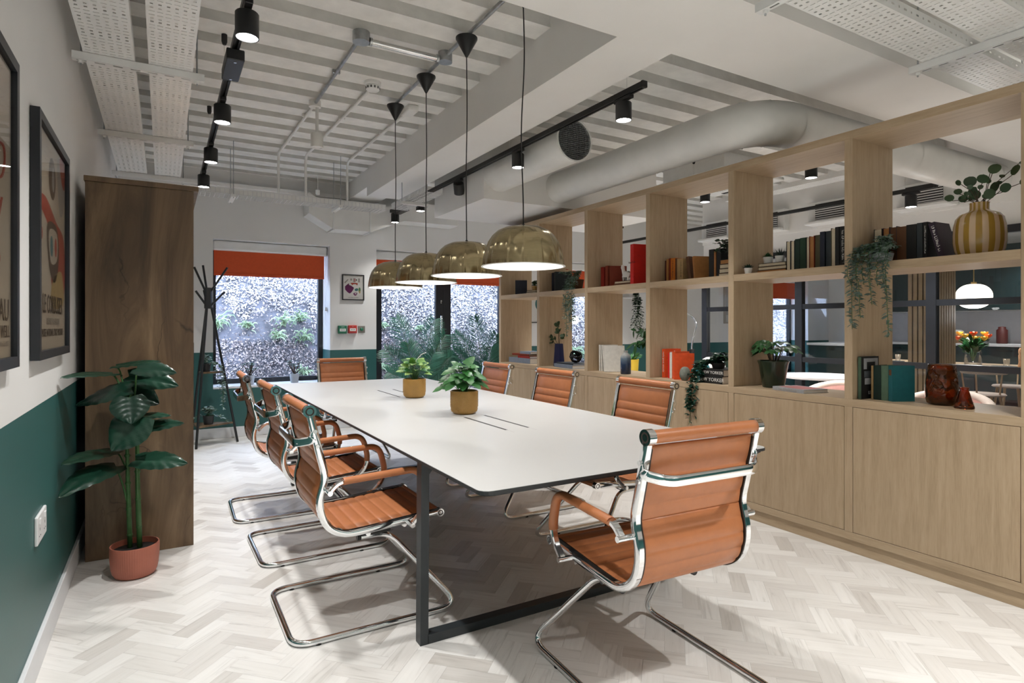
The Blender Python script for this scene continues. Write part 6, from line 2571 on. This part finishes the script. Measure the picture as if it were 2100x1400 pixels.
    for k in range(9):
        a = 2 * PI * k / 9
        c = Vector((.13 * math.cos(a) * (.6 + .4 * (k % 2)), .16 * math.sin(a), .32 + .03 * (k % 3)))
        bm = new()
        tube(bm, [(0, 0, .05), c * .5 + Vector((0, 0, .09)), c], .004, 6)
        obj('rose_stem', bm, 'stem_green', t)
        bm = new()
        for j in range(11):
            b = j * 2.4
            leaf(bm, c, (math.cos(b), math.sin(b), .3 + .06 * j), (0, 0, 1), .055, .05, 4, .5, -.5, 'round')
        obj('rose', bm, 'petal_orange' if k % 2 else 'petal_yellow', t, smooth=True)
    # pepper mills, bowl, plates, glasses
    for k, (y, h) in enumerate(((3.22, .24), (3.09, .26))):
        t = thing('pepper_mill', ['wooden pepper mill nearer the roses', 'wooden pepper mill farther from the roses'][k], 'pepper mill', (9.2, y, .7455))
        bm = new()
        lathe(bm, [(0, 0), (.032, 0), (.032, .02), (.024, .06), (.028, h * .6), (.022, h * .66), (.028, h * .75), (.026, h * .9), (.012, h), (0, h)], 20)
        obj('mill_body', bm, 'wicker', t, smooth=True)
    t = thing('wooden_bowl', 'brown wooden bowl on the kitchen table', 'bowl', (9.0, 2.92, .7455))
    bm = new()
    lathe(bm, [(0, 0), (.08, 0), (.13, .05), (.14, .08), (.133, .08), (.12, .05), (.07, .012), (0, .01)], 28)
    obj('bowl_body', bm, 'wicker', t, smooth=True)
    for k, (x, y) in enumerate(((8.95, 4.05), (8.95, 3.3), (8.98, 4.6))):
        t = thing('dinner_plate', ['dark plate on the kitchen table left of the roses', 'dark plate on the kitchen table before the pepper mills', 'dark plate at the far end of the kitchen table'][k], 'plate', (x, y, .7455))
        bm = new()
        lathe(bm, [(0, 0), (.09, 0), (.13, .012), (.128, .016), (.09, .006), (0, .005)], 28)
        obj('plate_body', bm, 'cloth_slate', t, smooth=True)
        t = thing('drinking_glass', ['clear tumbler on the kitchen table left of the roses', 'clear tumbler on the kitchen table beside the pepper mills', 'clear tumbler at the far end of the kitchen table'][k], 'glass', (x + .2, y + .05, .7455))
        bm = new()
        lathe(bm, [(0, 0), (.03, 0), (.036, .1), (.033, .1), (.028, .006), (0, .006)], 20)
        obj('glass_body', bm, 'pane', t, smooth=True)
    t = thing('bread_basket', 'wicker bread basket lined with a white cloth on the worktop', 'basket', (11.7, 5.05, .9705))
    bm = new()
    lathe(bm, [(0, 0), (.2, 0), (.25, .14), (.24, .15), (.19, .02), (0, .02)], 28, sy=1.2)
    obj('basket_body', bm, 'wicker', t, smooth=True)
    bm = new()
    box(bm, -.1, .1, -.16, .1, .10, .22, .05, 3)
    obj('lining_cloth', bm, 'ceramic_white', t, smooth=True)
    t = thing('cake_stand', 'white cake stand with a brown cake on the worktop', 'cake stand', (11.7, 3.4, .9705))
    bm = new()
    lathe(bm, [(0, 0), (.07, 0), (.02, .02), (.02, .1), (.17, .11), (.17, .125), (0, .125)], 28)
    obj('stand', bm, 'ceramic_white', t, smooth=True, auto=50)
    bm = new()
    lathe(bm, [(0, .125), (.11, .125), (.115, .2), (.07, .25), (0, .27)], 24)
    obj('cake', bm, 'wicker', t, smooth=True)
    t = thing('storage_jar', 'dark storage jar on the kitchen worktop', 'jar', (11.72, 4.35, .9705))
    bm = new()
    lathe(bm, [(0, 0), (.07, 0), (.075, .02), (.075, .22), (.05, .24), (.05, .27), (0, .28)], 20)
    obj('jar_body', bm, 'cloth_maroon', t, smooth=True)
    # globe lamp
    t = thing('globe_pendant', 'white opal globe pendant lit above the kitchen table', 'lamp', (8.9, 3.60, 1.48))
    bm = new()
    lathe(bm, [(.193 * math.cos(R(a_)) ** .8, .155 + .155 * math.sin(R(a_))) for a_ in range(-89, 90, 6)], 48)
    obj('globe', bm, 'globe', t, smooth=True)
    bm = new()
    cyl(bm, (0, 0, .28), (0, 0, 1.52), .006, n=8)
    cyl(bm, (0, 0, .305), (0, 0, .335), .03, n=14)
    obj('drop_rod', bm, 'gold', t, smooth=True, auto=40)
    pointlight(t, (0, 0, -.08), 25, .1)
    for k, (x, y) in enumerate(((9.2, 2.2), (9.2, 5.2), (11.0, 3.8))):
        spot(x, y, ['black spotlight above the right end of the kitchen table', 'black spotlight above the left end of the kitchen table', 'black spotlight above the kitchen worktop'][k], 2.99, watts=LOUNGE_W * .8, group='black spotlights in the kitchen', size=110)
kitchen()
